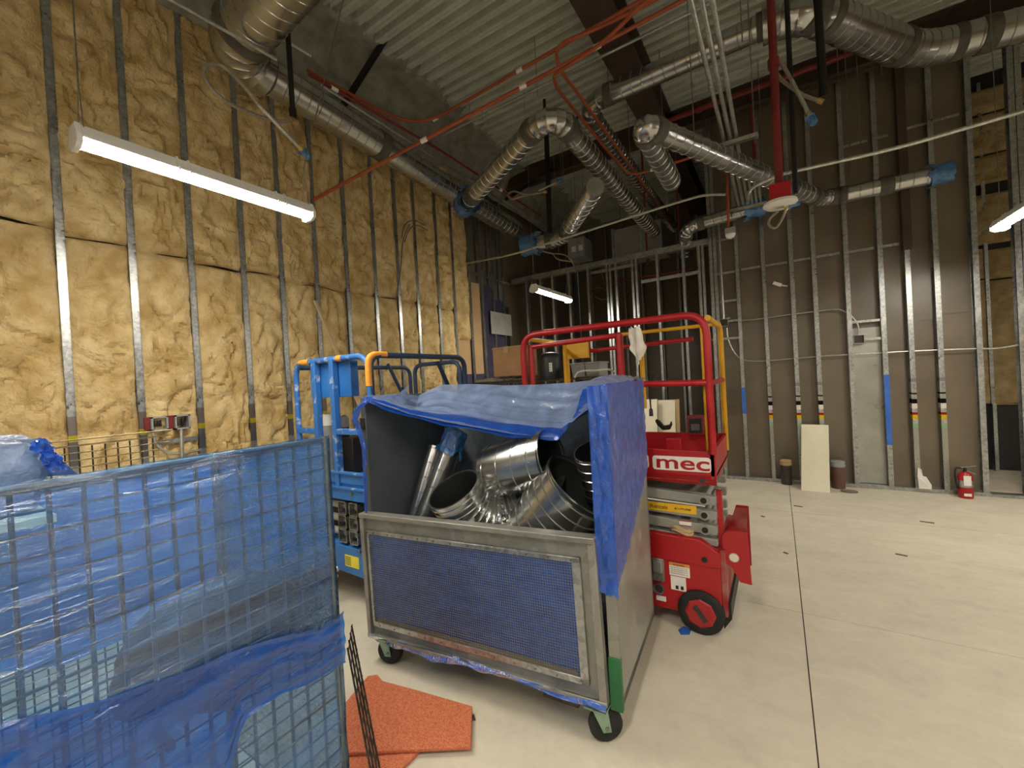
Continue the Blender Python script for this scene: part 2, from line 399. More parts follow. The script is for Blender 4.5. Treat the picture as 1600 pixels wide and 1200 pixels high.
def batt(y0, y1, z0, z1, seed, m, hang=.0):
    ny = max(6, int((y1-y0)/.019)); nzr = int((z1-z0)/.021)
    def fn(u, v):
        y = y0+(y1-y0)*u; z = z0+(z1-z0)*v
        e = min(u, 1-u)*(y1-y0); k = min(1, e/.06); k = k*k*(3-2*k)
        ez = min(v, 1-v)*(z1-z0); q = min(1, ez/.05); q = q**.5
        b = .012+.03*k+.02*nz(y*2.3+seed, z*1.6, seed)
        wy = nz(y*3.1+seed, z*2.7, 5.5); wz = nz(y*2.9, z*3.3+seed, 8.1)
        r1 = 1-abs(nz(y*4.6+seed*3.1+1.1*wy, z*2.6-seed+1.2*wz, 2.2)); r2 = 1-abs(nz(y*10+seed+1.4*wz, z*7+1.4*wy, seed*1.7))
        r3 = 1-abs(nz(y*19+seed+1.5*wy, z*15+1.5*wz, seed*.7))
        b -= .042*max(0, r1-.78)/.22*k; b -= .024*max(0, r2-.8)/.2*k*(1.15 if v < .5 or z < 2 else .7); b -= .008*max(0, r3-.8)/.2
        b += .016*nz(y*13, z*11, seed)+.006*nz(y*31, z*27, seed)
        zz = z + .03*nz(y*3, seed*5.3, 1.)*(1 if v in (0., 1.) else 0)
        yy = y + .008*nz(z*4, seed)*(1 if u in (0., 1.) else 0)
        return (XL-.035+b*q+hang*q-.02*(1-q), yy, zz)
    return G().grid(fn, ny, nzr)
seams = []
allb = sorted(lw_y)
for i in range(len(allb)-1):
    y0, y1 = allb[i]+.02, allb[i+1]-.02
    rnd = random.Random(i)
    s1 = 2.78 + rnd.uniform(-.03, .03) + (.06 if i < 5 else 0)
    if allb[i] < -.4: continue
    low = .06
    if abs(allb[i]-5.109) < .01: low = 2.3
    if low < 1:
        obj('glass_wool_batt', batt(y0, y1, low, s1-.004, i*1.37+.4, M['batt']), M['batt'], wl)
    obj('glass_wool_batt', batt(y0, y1, max(low, s1) if low < 1 else low, 5.12, i*2.11+7.7, M['batt'], .012 if low < 1 else .0), M['batt'], wl)
# bare bays at the far end of the left wall: sheathing behind the studs
for y0, y1, z0, z1, m in ((5.13, 5.5, .05, 1.75, 'purple'), (5.13, 5.5, 1.75, 2.3, 'tan'), (5.55, 5.84, .05, 1.75, 'purple'), (5.55, 5.84, 1.75, 3.3, 'tan'), (5.9, 6.17, .05, 3.3, 'purple'),
                         (6.23, 6.5, .05, 3.1, 'purple'), (6.56, 6.75, .05, 3.0, 'black')):
    obj('sheathing_panel', G().box(XL-.07, XL-.05, y0, y1, z0, z1), M[m], wl)
obj('patch_panel', G().box(XL+.002, XL+.014, 6.05, 6.72, 2.45, 2.85), M['grayboard'], wl)
obj('wall_strap', G().box(XL-.002, XL+.004, 5.5, 6.76, 3.42, 3.46), M['stud'], wl)
# sprayed fireproofing that covers the wall head and laps onto the deck
def fp(u, v):
    y = -4.2+15*u
    p = [(XL-.02, 4.92), (XL+.10, 4.95), (XL+.13, 5.08), (XL+.14, 5.2), (XL+.2, 5.34), (XL+.42, ZD-.035), (XL+.62, ZD-.03), (XL+.7, ZD+.03)]
    k = v*(len(p)-1); i = min(int(k), len(p)-2); t = k-i
    x = p[i][0]*(1-t)+p[i+1][0]*t; z = p[i][1]*(1-t)+p[i+1][1]*t
    if v > .7: x += (.22*nz(y*6.3, 3.3)+.12*nz(y*17, 1.2))*(v-.7)/.3
    return (x+.02*nz(y*5, z*6, 4), y, z+.012*nz(y*7, x*8, 9))
tr = struct('trim_1', G().grid(fp, 420, 22), M['fire'], 'grey sprayed fireproofing along the head of the left wall')
# ---- back wall, right of the alcove
wb = struct('wall_back', G().box(-.74, 1.96, YB+.1, YB+.125, 0, ZD), M['board'], 'brown-boarded back wall behind bare steel studs')
sR = G.mesh(stud_g(5.3), 'stud'); sR.materials.append(M['studR'])
sP = G.mesh(stud_g(5.3), 'stud'); sP.materials.append(M['stud'])
def back_stud(x, me, L=1., name='stud', par=wb):
    return inst(name, me, par, mx=Matrix.Translation((x, YB, 0)) @ Matrix.Rotation(-math.pi/2, 4, 'Z') @ Matrix.Diagonal((1, 1, L, 1)))
for x in (-.413, -.095, .227, .47, .804, 1.13, 1.372, 1.619): back_stud(x, sR if x not in (-.413, .804, 1.13) else sP)
for x in (-.745, -.69): back_stud(x, sP)
back_stud(1.934, sP, name='end_stud')
for x in (2.255, 2.31, 2.7, 3.1, 3.5): back_stud(x, sP)
for x, z0, z1 in ((1.13, .556, 1.42), (-.413, .95, 1.32)):
    obj('tape_strip', G().box(x-.026, x+.026, YB-.006, YB-.001, z0, z1), M['blueband'], wb)
obj('bottom_track', G().box(-.76, 1.96, YB-.008, YB+.1, 0, .045), M['stud'], wb)
obj('bottom_track', G().box(1.96, 5.2, YB-.008, YB+.1, 0, .035), M['stud'], wb)
obj('top_track', G().box(-.76, 5.2, YB-.008, YB+.1, 5.2, 5.32), M['stud'], wb)
obj('backing_sheet', G().box(.83, 1.105, YB+.085, YB+.098, .05, 2.02), M['sheet'], wb)
for x0, x1, z0, z1 in ((-.39, -.12, .5, 2.3), (-.07, .2, 1.0, 2.05), (.25, .45, 1.2, 2.1), (.5, .78, .7, 2.1), (1.4, 1.6, 2.05, 2.9), (1.64, 1.88, 2.1, 2.9)):
    obj('backing_sheet', G().box(x0, x1, YB+.09, YB+.098, z0, z1), M['board'], wb)
def strap(x0, z0, x1, z1, h=.035, y=YB-.005):
    return G().prism([(x0, y, z0), (x1, y, z1), (x1, y, z1+h), (x0, y, z0+h)], (0, .006, 0))
def wp(px, py): p = PY(px, py, YB); return p.x, p.z
def wstrap(a, b, h=.035, y=YB-.005):
    (x0, z0), (x1, z1) = wp(*a), wp(*b); z = (z0+z1)/2
    obj('flat_strap', strap(x0, z, x1, z, h, y), M['stud'], wb)
for a, b in (((1110, 432), (1152, 424)), ((1158, 422), (1188, 418)), ((1193, 417), (1230, 411)), ((1238, 409), (1266, 405)), ((1273, 403), (1312, 397)), ((1320, 396), (1366, 389)), ((1376, 387), (1406, 382)),
             ((1112, 475), (1155, 469)), ((1112, 507), (1158, 500)), ((1112, 533), (1160, 528)), ((1107, 380), (1150, 372)), ((1328, 505), (1376, 502)), ((1352, 532), (1378, 530))):
    wstrap(a, b, .03, YB+.02)
# upper noggings on the right of the back wall
for a, b in (((1312, 232), (1355, 220)), ((1366, 218), (1388, 211)), ((1408, 205), (1500, 178))): wstrap(a, b, .03, YB+.02)
# ---- alcove at the back: an open stud partition, a dark room behind it
wa = struct('wall_partition', None, None, 'open stud partition across the dark alcove')
def part_stud(px, ref=520, top=3.42, w_=None):
    x = PY(px, ref, YB).x
    return inst('stud', sP, wa, mx=Matrix.Translation((x, YB, 0)) @ Matrix.Rotation(-math.pi/2, 4, 'Z') @ Matrix.Diagonal((1, .8, top/5.3, 1)))
for px in (826, 848, 867, 893, 923, 953, 958, 967, 993, 999, 1032, 1073, 1098, 1104): part_stud(px, 520, 3.44)
obj('header_track', G().box(XL+.02, -.76, YB-.01, YB+.1, 3.44, 3.53), M['stud'], wa)
obj('bottom_track', G().box(XL+.02, -.76, YB-.008, YB+.1, 0, .045), M['stud'], wa)
for a, b in (((923, 430), (990, 415)), ((1002, 446), (1092, 424))):
    (x0, z0), (x1, z1) = wp(*a), wp(*b); obj('nogging', strap(x0, (z0+z1)/2, x1, (z0+z1)/2, .05, YB+.01), M['stud'], wa)
wf = struct('wall_alcove', G().box(-4.3, -.6, 10.3, 10.4, 0, ZD+.2), M['board'], 'dark boarded wall at the back of the alcove')
for i in range(9): inst('stud', sP, wf, mx=Matrix.Translation((-3.9+i*.42, 10.2, 0)) @ Matrix.Rotation(-math.pi/2, 4, 'Z'))
wf2 = struct('wall_alcove_side', G().box(-.66, -.6, YB+.13, 10.3, 0, ZD+.2), M['board'], 'side wall of the dark alcove')
for i in range(6): inst('stud', sP, wf2, mx=Matrix.Translation((-.68, 7.4+i*.5, 0)) @ Matrix.Rotation(math.pi, 4, 'Z'))
# ---- bay seen past the end of the back wall: glass wool over a dark dado
wr = struct('wall_bay', G().box(1.96, 7.2, 8.40, 8.45, 0, ZD), M['black'], 'wall of the side bay with glass wool above dark board')
struct('wall_bay_side', G().box(1.97, 1.99, YB+.13, 8.4, 0, ZD), M['board'], 'end of the side bay')
def batt_b(x0, x1, z0, z1, seed, y=8.36):
    nx = max(5, int((x1-x0)/.03)); nn = int((z1-z0)/.035)
    def fn(u, v):
        x = x0+(x1-x0)*u; z = z0+(z1-z0)*v; e = min(u, 1-u)*(x1-x0); k = min(1, e/.06); q = min(1, min(v, 1-v)*(z1-z0)/.05)**.5
        r1 = 1-abs(nz(x*4+seed, z*3, 2)); b = .04*k+.02*nz(x*3, z*2, seed)-.03*max(0, r1-.82)/.18*k+.012*nz(x*14, z*11, seed)
        return (x, y-b*q, z)
    return G().grid(fn, nx, nn)
for x0, x1, z0, z1 in ((2.0, 2.46, .92, 2.62), (2.5, 3.1, .90, 2.6), (2.0, 2.46, 2.64, 3.05), (2.5, 3.1, 2.62, 3.02), (2.0, 2.2, 3.1, 3.75), (2.26, 3.1, 3.1, 3.78), (2.0, 2.2, 3.92, 4.3), (2.24, 3.1, 3.92, 4.3), (2.0, 2.2, 4.32, 4.85), (2.24, 3.1, 4.32, 4.85), (3.14, 3.7, .9, 4.9), (2.24, 3.1, 4.87, 5.2)):
    obj('glass_wool_batt', batt_b(x0, x1, z0, z1, x0*7+z0), M['batt2'], wr)
obj('stud', G().box(2.462, 2.498, 8.3, 8.4, 0, .92), M['stud'], wr)
obj('stud', G().box(2.462, 2.498, 8.34, 8.4, .9, 5.3), M['stud'], wr)
# ---- shell out of view, deck and beam
struct('wall_right', G().box(7.2, 7.3, -4.3, 8.5, 0, ZD+.2), M['shell'], 'right wall of the room')
struct('wall_front', G().box(XL-.2, 7.3, -4.3, -4.2, 0, ZD+.2), M['shell'], 'wall behind the viewpoint')
ce = struct('ceiling', G().box(-4.6, 7.4, -4.4, 10.5, ZD+.07, ZD+.2), M['dark'], 'ribbed steel roof deck')
def deck_panel():
    g = G(); prof = []
    for i in range(6):
        y = i*.15; prof += [(y, .068), (y+.05, .068), (y+.06, 0), (y+.09, 0), (y+.095, .008), (y+.103, .008), (y+.108, 0), (y+.138, 0), (y+.148, .068)]
    prof.append((.9, .068))
    vs = [(x, y, z) for (y, z) in prof for x in (-4.4, 7.3)]
    return g.add(vs, [(2*i, 2*i+1, 2*i+3, 2*i+2) for i in range(len(prof)-1)])
dp = G.mesh(deck_panel(), 'deck_panel'); dp.materials.append(M['deck'])
for i in range(16): inst('deck_panel', dp, ce, (0, -4.2+i*.9, ZD))
bm = G()
bx0, bx1, bz = -1.47, -1.14, 5.08
bm.box(bx0, bx1, -4.2, 10.3, bz, bz+.025).box(bx0, bx1, -4.2, 10.3, ZD-.03, ZD-.005).box((bx0+bx1)/2-.01, (bx0+bx1)/2+.01, -4.2, 10.3, bz+.02, ZD-.02)
struct('trim_2', bm, M['beam'], 'brown primed steel roof beam')
bm = G(); bm.box(-4.3, 5.2, 6.55, 6.75, 5.12, 5.14).box(-4.3, 5.2, 6.64, 6.66, 5.12, 5.41).box(-4.3, 5.2, 6.55, 6.75, 5.39, 5.41)
struct('trim_3', bm, M['beam'], 'brown steel beam over the back wall')
bm = G(); bm.box(1.38, 1.56, 6.88, 6.96, 0, 5.4)
struct('trim_4', G().box(1.335, 1.415, YB-.03, YB+.08, 2.9, 5.35), M['beam'], 'brown primed column above the back wall studs')
struct('trim_5', G().bar(PX(640, 0, -3.3), PX(532, 172, -3.95), .05, .05), M['blackp'], 'black diagonal brace under the roof deck')
struct('trim_6', G().bar(PY(868, 262, 6.6), PY(790, 312, 6.6), .04, .04), M['blackp'], 'thin black brace at the alcove')

# ================================================================== LIGHT FIXTURES
def fixture(x, y0, y1, z, label, lean=False):
    t = thing('strip_light', label, 'light', (x, (y0+y1)/2, z), None)
    h = .062
    prof = [(-h, .0), (-h*.55, .058), (h*.55, .058), (h, .0), (h*.96, -.004), (-h*.96, -.004)]
    obj('housing', G().prism([(x+a, y0+.02, z+b) for a, b in prof], (0, y1-y0-.04, 0)), M['white'], t, smooth=False)
    lens = [(-h*.92, -.005), (h*.92, -.005), (h*.92, -.009), (h*.5, -.026), (-h*.5, -.026), (-h*.92, -.009)]
    obj('lens', G().prism([(x+a, y0+.025, z+b) for a, b in lens], (0, y1-y0-.05, 0)), M['lamp'], t, smooth=False)
    for y in (y0, y1-.022):
        obj('end_cap', G().prism([(x+a*1.06, y, z+b) for a, b in [(-h, -.03), (-h*1.02, .005), (-h*.58, .064), (h*.58, .064), (h*1.02, .005), (h, -.03), (h*.5, -.048), (-h*.5, -.048)]], (0, .022, 0)), M['white'], t, smooth=False, bev=.003)
    for f in (.33, .78):
        y = y0+(y1-y0)*f
        g = G()
        for q in (0, .05): g.prism([(x+a*1.05, y+q, z+b) for a, b in [(-h, -.012), (-h*1.03, .004), (-h*.6, .066), (h*.6, .066), (h*1.03, .004), (h, -.012)]], (0, .008, 0))
        obj('bracket', g, M['white'], t, smooth=False)
    for y in (y0+.03, y1-.03):
        g = G(); g.tube([(x, y, z+.3), (x, y+(.66 if lean and y > (y0+y1)/2 else 0), ZD+.03)], .0035, 6)
        for s in (-1, 1): g.tube([(x, y, z+.3), (x+s*.04, y, z+.05)], .002, 5)
        obj('hanger_cable', g, M['rod'], t)
    return t
fixture(-2.625, .565, 1.70, 2.80, 'long white strip light hanging nearest the glass-wool wall', True)
fixture(-2.67, 4.86, 5.98, 2.80, 'small-looking strip light hanging before the dark alcove')
fixture(1.775, 4.55, 5.67, 2.76, 'strip light at the right edge by the side bay')
for x, y in ((1.81, .6), (-2.64, -3.4), (1.81, -3.4), (-.4, -.75), (-.4, -3.4), (4.3, .6), (4.3, 4.75), (4.3, -3.4)):  # middle and far-right rows are extra lamps, added to brighten floor and cart
    fixture(x, y, y+1.13, 2.80, 'unseen strip light, from the inferred rows and the added fill rows')['group'] = 'strip lights out of view'

# ================================================================== DUCTWORK
def spiral(g, a, b, r, pitch=.11, seg=22, amp=.0055):
    a = Vector(a); b = Vector(b); L = (b-a).length; n = max(1, int(L/pitch)); P = []; Rr = []
    for i in range(n):
        s0 = (i+.5)*pitch
        if s0 > L-.02: break
        for q, rr in ((-.006, r), (-.002, r+amp), (.002, r+amp), (.006, r)): P.append(s0+q); Rr.append(rr)
    P = [0]+P+[L]; Rr = [r]+Rr+[r]; d = (b-a)/L
    return g.sweep([a+d*p for p in P], Rr, seg, True, .16)
def elbow(g, a, c, b, r, gores=5, seg=22):
    """gored elbow: a and b are its ends, c the corner where the straight axes meet"""
    a, c, b = Vector(a), Vector(c), Vector(b); P = []; Rr = []; n = gores*2
    for i in range(n+1):
        t = i/n; p = a*(1-t)**2+c*2*t*(1-t)+b*t*t
        if i % 2 == 0 and 0 < i < n:
            d = (2*(1-t)*(c-a)+2*t*(b-c)).normalized()
            for q, rr in ((-.007, r), (0, r+.006), (.007, r)): P.append(p+d*q); Rr.append(rr)
        else: P.append(p); Rr.append(r)
    return g.sweep(P, Rr, seg)
def run(name, label, pts, r, bend=None, collars=(), cap_end=None, cap_start=None, gores=5, rr=None, pitch=.11):
    """one duct run: straight spiral pipes joined by gored elbows and dark sealed collars; pts are its corners"""
    pts = [Vector(p) for p in pts]; bend = bend or r*2.6; rr = rr or [r]*(len(pts)-1)
    t = thing('spiral_duct', label, 'duct', pts[0])
    for i in range(len(pts)-1):
        d = (pts[i+1]-pts[i]).normalized(); L = (pts[i+1]-pts[i]).length
        k0 = min(bend, L*.45) if i > 0 else 0; k1 = min(bend, L*.45) if i < len(pts)-2 else 0
        a = pts[i]+d*k0; b = pts[i+1]-d*k1
        obj('duct_pipe', spiral(G(), a, b, rr[i], pitch), M['duct'], t)
        for q, on in ((a, i > 0), (b, i < len(pts)-2)):
            if on: obj('collar', G().sweep([q-d*.045, q-d*.04, q+d*.04, q+d*.045], [rr[i]+.003, rr[i]+.011, rr[i]+.011, rr[i]+.003], 22), M['seal'], t)
        if i < len(pts)-2:
            d2 = (pts[i+2]-pts[i+1]).normalized(); L2 = (pts[i+2]-pts[i+1]).length; k = min(bend, L2*.45)
            obj('elbow', elbow(G(), b, pts[i+1], pts[i+1]+d2*k, max(rr[i], rr[i+1]), gores), M['duct'], t)
    tot = [0]
    for s, f in collars:
        a = pts[s]; b = pts[s+1]; d = (b-a).normalized(); q = a+(b-a)*f
        obj('collar', G().sweep([q-d*.06, q-d*.055, q+d*.055, q+d*.06], [rr[s]+.003, rr[s]+.011, rr[s]+.011, rr[s]+.003], 22), M['seal'], t)
    for end, d, rad in ((cap_start, (pts[0]-pts[1]).normalized(), rr[0]), (cap_end, (pts[-1]-pts[-2]).normalized(), rr[-1])):
        if end:
            p = pts[0] if end == 's' else pts[-1]
            g = wrapcap(p+d*(.1 if end == 's' else .03), d, rad*(1.3 if end == 's' else 1.1), 3 if end == 's' else 5, .26 if end == 's' else .18); obj('plastic_end_cover', g, M['tape'], t)
    return t
def wrapcap(p, d, r, seed, L=.16):
    """loose film tied over an open pipe end"""
    t = Vector((0, 0, 1)) if abs(d.z) < .9 else Vector((1, 0, 0)); u = (t-d*t.dot(d)).normalized(); w_ = d.cross(u)
    def fn(a, b):
        ph = 2*math.pi*a; s = b
        prof = [(-L*.9, 1.22), (-L*.55, 1.04), (-L*.2, 1.05), (.0, 1.06), (.02, 1.0), (.03, .55), (.02, .02)]
        k = s*(len(prof)-1); i = min(int(k), len(prof)-2); q = k-i
        z = prof[i][0]*(1-q)+prof[i+1][0]*q; rad = prof[i][1]*(1-q)+prof[i+1][1]*q
        n = nz(math.cos(ph)*2.2+seed, math.sin(ph)*2.2, s*4); n2 = nz(math.cos(ph)*5+seed, math.sin(ph)*5, s*8)
        rad *= 1+.14*n+.07*n2
        if s < .1: rad *= 1+.2*abs(n2); z -= L*.4*n
        return p+d*(z+.012*n2)+(u*math.cos(ph)+w_*math.sin(ph))*r*rad
    return G().grid(fn, 36, 18)
ZB = 3.98
d1z = 4.31
run('d', 'large spiral duct from the roof turning along the glass-wool wall', [(-1.9, 1.72, 4.56), (-3.7, 1.74, 4.45), (-3.74, 6.3, 4.22)], .155, .3,
    [(1, .345)], rr=[.2, .15])
p0, p1, p2, p3 = PZ(728, 318, ZB-.02), PZ(742, 306, ZB-.02), PZ(862, 172, ZB), PZ(1022, 362, ZB)
run('d', 'arched spiral duct with blue-wrapped open end, crossing mid ceiling', [p0, p2, p3], .105, .34, [(0, .13)], cap_start='s', gores=7)
a0, a1, a2, a3, a4 = PZ(1052, 356, 4.68), PZ(912, 165, 4.68), PZ(1254, 13, 4.68), PZ(1432, 83, 4.68), PZ(1660, 22, 4.68)
run('d', 'highest spiral duct, stepping across to the top right corner', [a0, a1, a2, a3, a4], .115, .3, [(2, .06), (3, .5)], rr=[.1, .105, .155, .15])
b0, b1, b2, b3 = PZ(1050, 285, 3.5), PZ(1000, 193, 3.5), PZ(1283, 312, 3.5), PZ(1478, 270, 3.5)
run('d', 'spiral duct before the back wall ending in a blue-wrapped mouth', [b0, b1, b2, b3], .086, .19, [(2, .12), (2, .55)], cap_end='e')
c0, c1, c2 = PZ(828, 383, 3.5), PZ(880, 372, 3.5), PZ(930, 292, 3.62)
run('d', 'short spiral duct with blue wrap at the alcove corner', [c0, c1, c2], .1, .2, [], cap_start='s')
e0, e1, e2 = PY(1180, 325, 6.45), PY(1072, 355, 6.45), PY(1070, 400, 7.2)
run('d', 'short elbowed duct with blue cap beside the conduit rack', [e0, e1, e2], .085, .2, [], cap_start='s', gores=6)

# ================================================================== PIPES, CONDUITS AND RODS OVERHEAD
def pipe(name, label, cat, pts, r, m, bend=.12, group=None, couplings=(), cm='label', seg=9):
    t = thing(name, label, cat, pts[0], group)
    obj('pipe_run', G().tube(pts, r, seg, bend), M[m], t)
    for a, b, f in couplings:
        q = Vector(pts[a])*(1-f)+Vector(pts[b])*f; d = (Vector(pts[b])-Vector(pts[a])).normalized()
        obj('coupling', G().sweep([q-d*.035, q+d*.035], r*1.35, 10), M[cm], t)
    return t
def zz(lst, z): return [PZ(a, b, z) for a, b in lst]
zo = 4.75
pipe('orange_pipe', 'orange pipe turning from the left wall across under the roof deck', 'pipe', zz([(480, 110), (650, 203), (1006, -2), (1090, -48)], zo), .017, 'orange', .5, couplings=[(1, 2, .12), (1, 2, .55)])
pipe('orange_pipe', 'straight orange pipe rising from the glass wool across the ceiling', 'pipe', [PX(490, 312, XL+.05), PZ(1075, -4, zo)], .018, 'orange', 0, couplings=[(0, 1, .35), (0, 1, .62), (0, 1, .8)])
pipe('red_pipe', 'thin red pipe following the left wall above the big duct', 'pipe', zz([(482, 116), (690, 236), (846, 338)], 4.6), .016, 'red', .1, couplings=[(0, 1, .15), (1, 2, .5)])
pipe('orange_pipe', 'orange pipe bending round toward the alcove, long leg', 'pipe', zz([(1100, -42), (1024, 0), (944, 40), (866, 72), (874, 108), (906, 150), (987, 262), (1052, 356)], 4.45), .016, 'orange', .2)
ze = 4.3
ev = zz([(1085, -66), (1010, 0), (938, 72), (862, 118), (872, 140), (950, 237), (985, 276), (1112, 236), (1136, 228)], ze)
pipe('orange_pipe', 'orange pipe bending twice and dropping to a grey box', 'pipe', ev+[PY(1138, 355, ev[-1].y)], .016, 'orange', .22, couplings=[(6, 7, .3)])
pipe('steel_conduit', 'straight conduit under the straight orange pipe at mid ceiling', 'conduit', zz([(690, 212), (1135, -8)], 4.72), .014, 'conduit')
pipe('steel_conduit', 'conduit running beside the red pipe above the big duct', 'conduit', zz([(500, 132), (742, 286), (852, 362)], 4.55), .014, 'conduit', .05, couplings=[(0, 1, .3), (1, 2, .4)], cm='conduit')
pipe('steel_conduit', 'short conduit crossing in front of the large roof duct', 'conduit', [PZ(262, -3, 4.25), PZ(432, 93, 4.25)], .013, 'conduit')
pipe('steel_conduit', 'stub of conduit just right of the black drop pipe', 'conduit', [PZ(440, 60, 4.45), PZ(486, 87, 4.45)], .013, 'conduit')
yc = 5.0
pipe('steel_conduit', 'long conduit rising from the left wall to the hanging orange drop', 'conduit', [PX(728, 412, XL+.02), PY(800, 398, yc), PY(1040, 322, yc), PY(1100, 304, yc), PY(1134, 304, yc)], .014, 'conduit', .25)
pipe('steel_conduit', 'long conduit curving from the conduit rack to the right edge', 'conduit', [PY(1168, 318, 4.5), PY(1170, 296, 4.5), PY(1212, 274, 4.5), PY(1400, 232, 4.5), PY(1680, 150, 4.5)], .015, 'conduit', .2)
# rack of parallel conduits on two hanging strut channels
def onb(px, py, z): return PZ(px, py, z)
for k, (xa, xb) in enumerate(((1078, 1153), (1095, 1163), (1112, 1173))):
    A = PZ(xa, -4, 3.7); yb = 6.2; B = Vector((PZ(xa, -4, 3.7).x + (k-1)*0, yb, 3.7))
    pipe('steel_conduit', ('left', 'middle', 'right')[k]+' one of the three long conduits over the upper strut channel', 'conduit', [(A.x, .8, 3.7), (A.x+.002, 4.4, 3.7), B], .016, 'conduit', 0, 'rack of parallel conduits', couplings=[(0, 1, .75)], cm='conduit')
xr = PZ(1112, -4, 3.7).x
for k in range(3):
    pipe('steel_conduit', ('first', 'second', 'third')[k]+' short conduit from the left in the lower half of the rack', 'conduit', [(xr+.05+.045*k, 5.2+.1*k, 3.68), (xr+.05+.045*k, 6.2, 3.68)], .013, 'conduit', 0, 'short conduits of the rack')
def strutch(a, b, label, rods):
    t = thing('strut_channel', label, 'bracket', a)
    a = Vector(a); b = Vector(b)
    g = G().bar(a, b, .041, .006); d = (b-a).normalized(); s = d.cross(Vector((0, 0, 1)))
    for q in (-1, 1): g.bar(a+s*q*.019+Vector((0, 0, -.018)), b+s*q*.019+Vector((0, 0, -.018)), .004, .036)
    obj('channel', g, M['conduit'], t, smooth=False)
    for f in rods:
        p = a*(1-f)+b*f
        obj('threaded_rod', G().tube([p-Vector((0, 0, .09)), (p.x, p.y, ZD)], .005, 6), M['rod'], t)
        obj('nut', G().disc(p-Vector((0, 0, .05)), (0, 0, 1), .012, .014, 6), M['bolt'], t)
    return t
strutch((xr-.36, 4.35, 3.665), (xr+.17, 4.35, 3.665), 'upper strut channel hung on two rods under the conduits', (.03, .95))
strutch((xr-.2, 6.17, 3.655), (xr+.2, 6.17, 3.655), 'lower strut channel carrying the conduit ends before the back wall', (.04, .96))
# sprinkler drop and its neighbours
yr = 4.0
t = thing('ceiling_speaker', 'white oval alarm speaker on a red box at the red drop pipe', 'alarm', PY(1218, 316, yr))
p = PY(1218, 300, yr)
obj('back_box', G().box(p.x-.07, p.x+.075, yr-.06, yr+.06, p.z-.07, p.z+.055), M['lredm'], t, bev=.004)
q = Vector((p.x, yr-.0, p.z-.1))
obj('cover', G().sweep([q+Vector((0, 0, .028)), q+Vector((0, 0, .02)), q, q-Vector((0, 0, .016)), q-Vector((0, 0, .02))], [.09, .115, .12, .1, .03], 28), M['white'], t)
obj('sensor_window', G().box(q.x-.025, q.x+.025, q.y-.02, q.y+.02, q.z-.024, q.z-.018), M['plast'], t)
pipe('red_pipe', 'vertical red drop pipe above the white alarm speaker', 'pipe', [(PY(1207, 46, yr).x, yr, ZD+.03), (p.x, yr, p.z+.055)], .03, 'red', 0, couplings=[(0, 1, .1), (0, 1, .6)], cm='red')
pipe('black_pipe', 'black drop pipe behind the red drop pipe', 'pipe', [(PY(1232, 40, 4.25).x, 4.25, ZD+.03), PY(1243, 302, 4.25)], .02, 'blackp', 0)
pipe('black_pipe', 'short black drop pipe right of the red drop pipe', 'pipe', [(PY(1277, 36, 4.2).x, 4.2, ZD+.03), PY(1287, 152, 4.2)], .03, 'blackp', 0)
pipe('black_pipe', 'black drop pipe ending before the large left duct', 'pipe', [(PX(458, 186, -3.2).x, PX(458, 186, -3.2).y, ZD+.03), PX(458, 186, -3.2)], .021, 'blackp', 0, couplings=[(0, 1, .97)], cm='blackp')
pb = PY(848, 80, 5.2)
pipe('black_pipe', 'black drop pipe with a sloping arm at mid ceiling', 'pipe', [PY(916, 160, 5.6), pb, (PY(858, 392, 5.2).x, 5.2, PY(858, 392, 5.2).z)], .02, 'blackp', .03)
pipe('black_pipe', 'second black drop pipe close behind the arched duct', 'pipe', [PY(855, 190, 5.4), PY(862, 385, 5.4)], .018, 'blackp', 0)
pipe('black_pipe', 'short black arm beside the highest duct elbow', 'pipe', [PY(905, 180, 5.2), PY(885, 205, 5.2)], .02, 'blackp', 0)
pipe('red_pipe', 'dark red main running below the beam to the red drop', 'pipe', [PY(1040, 190, 6.4), PY(1350, 75, 6.4)], .035, 'red', 0, couplings=[(0, 1, .2), (0, 1, .6)], cm='red')
pipe('red_pipe', 'dark red vertical pipe at the corner beyond the conduit rack', 'pipe', [PY(1172, 150, 6.6), PY(1180, 250, 6.6)], .02, 'red', 0)
pipe('red_pipe', 'bright red drop behind the alcove header, left one', 'pipe', [(PY(1009, 358, 7.1).x, 7.1, ZD+.06), PY(1012, 412, 7.1)], .018, 'red', 0)
pipe('red_pipe', 'bright red drop behind the alcove header, right one', 'pipe', [(PY(1061, 350, 7.1).x, 7.1, ZD+.06), PY(1063, 398, 7.1)], .014, 'red', 0)
pipe('red_pipe', 'faint red pipe across the alcove behind the studs', 'pipe', [PY(962, 440, 7.4), PY(1092, 418, 7.4)], .014, 'red', 0)
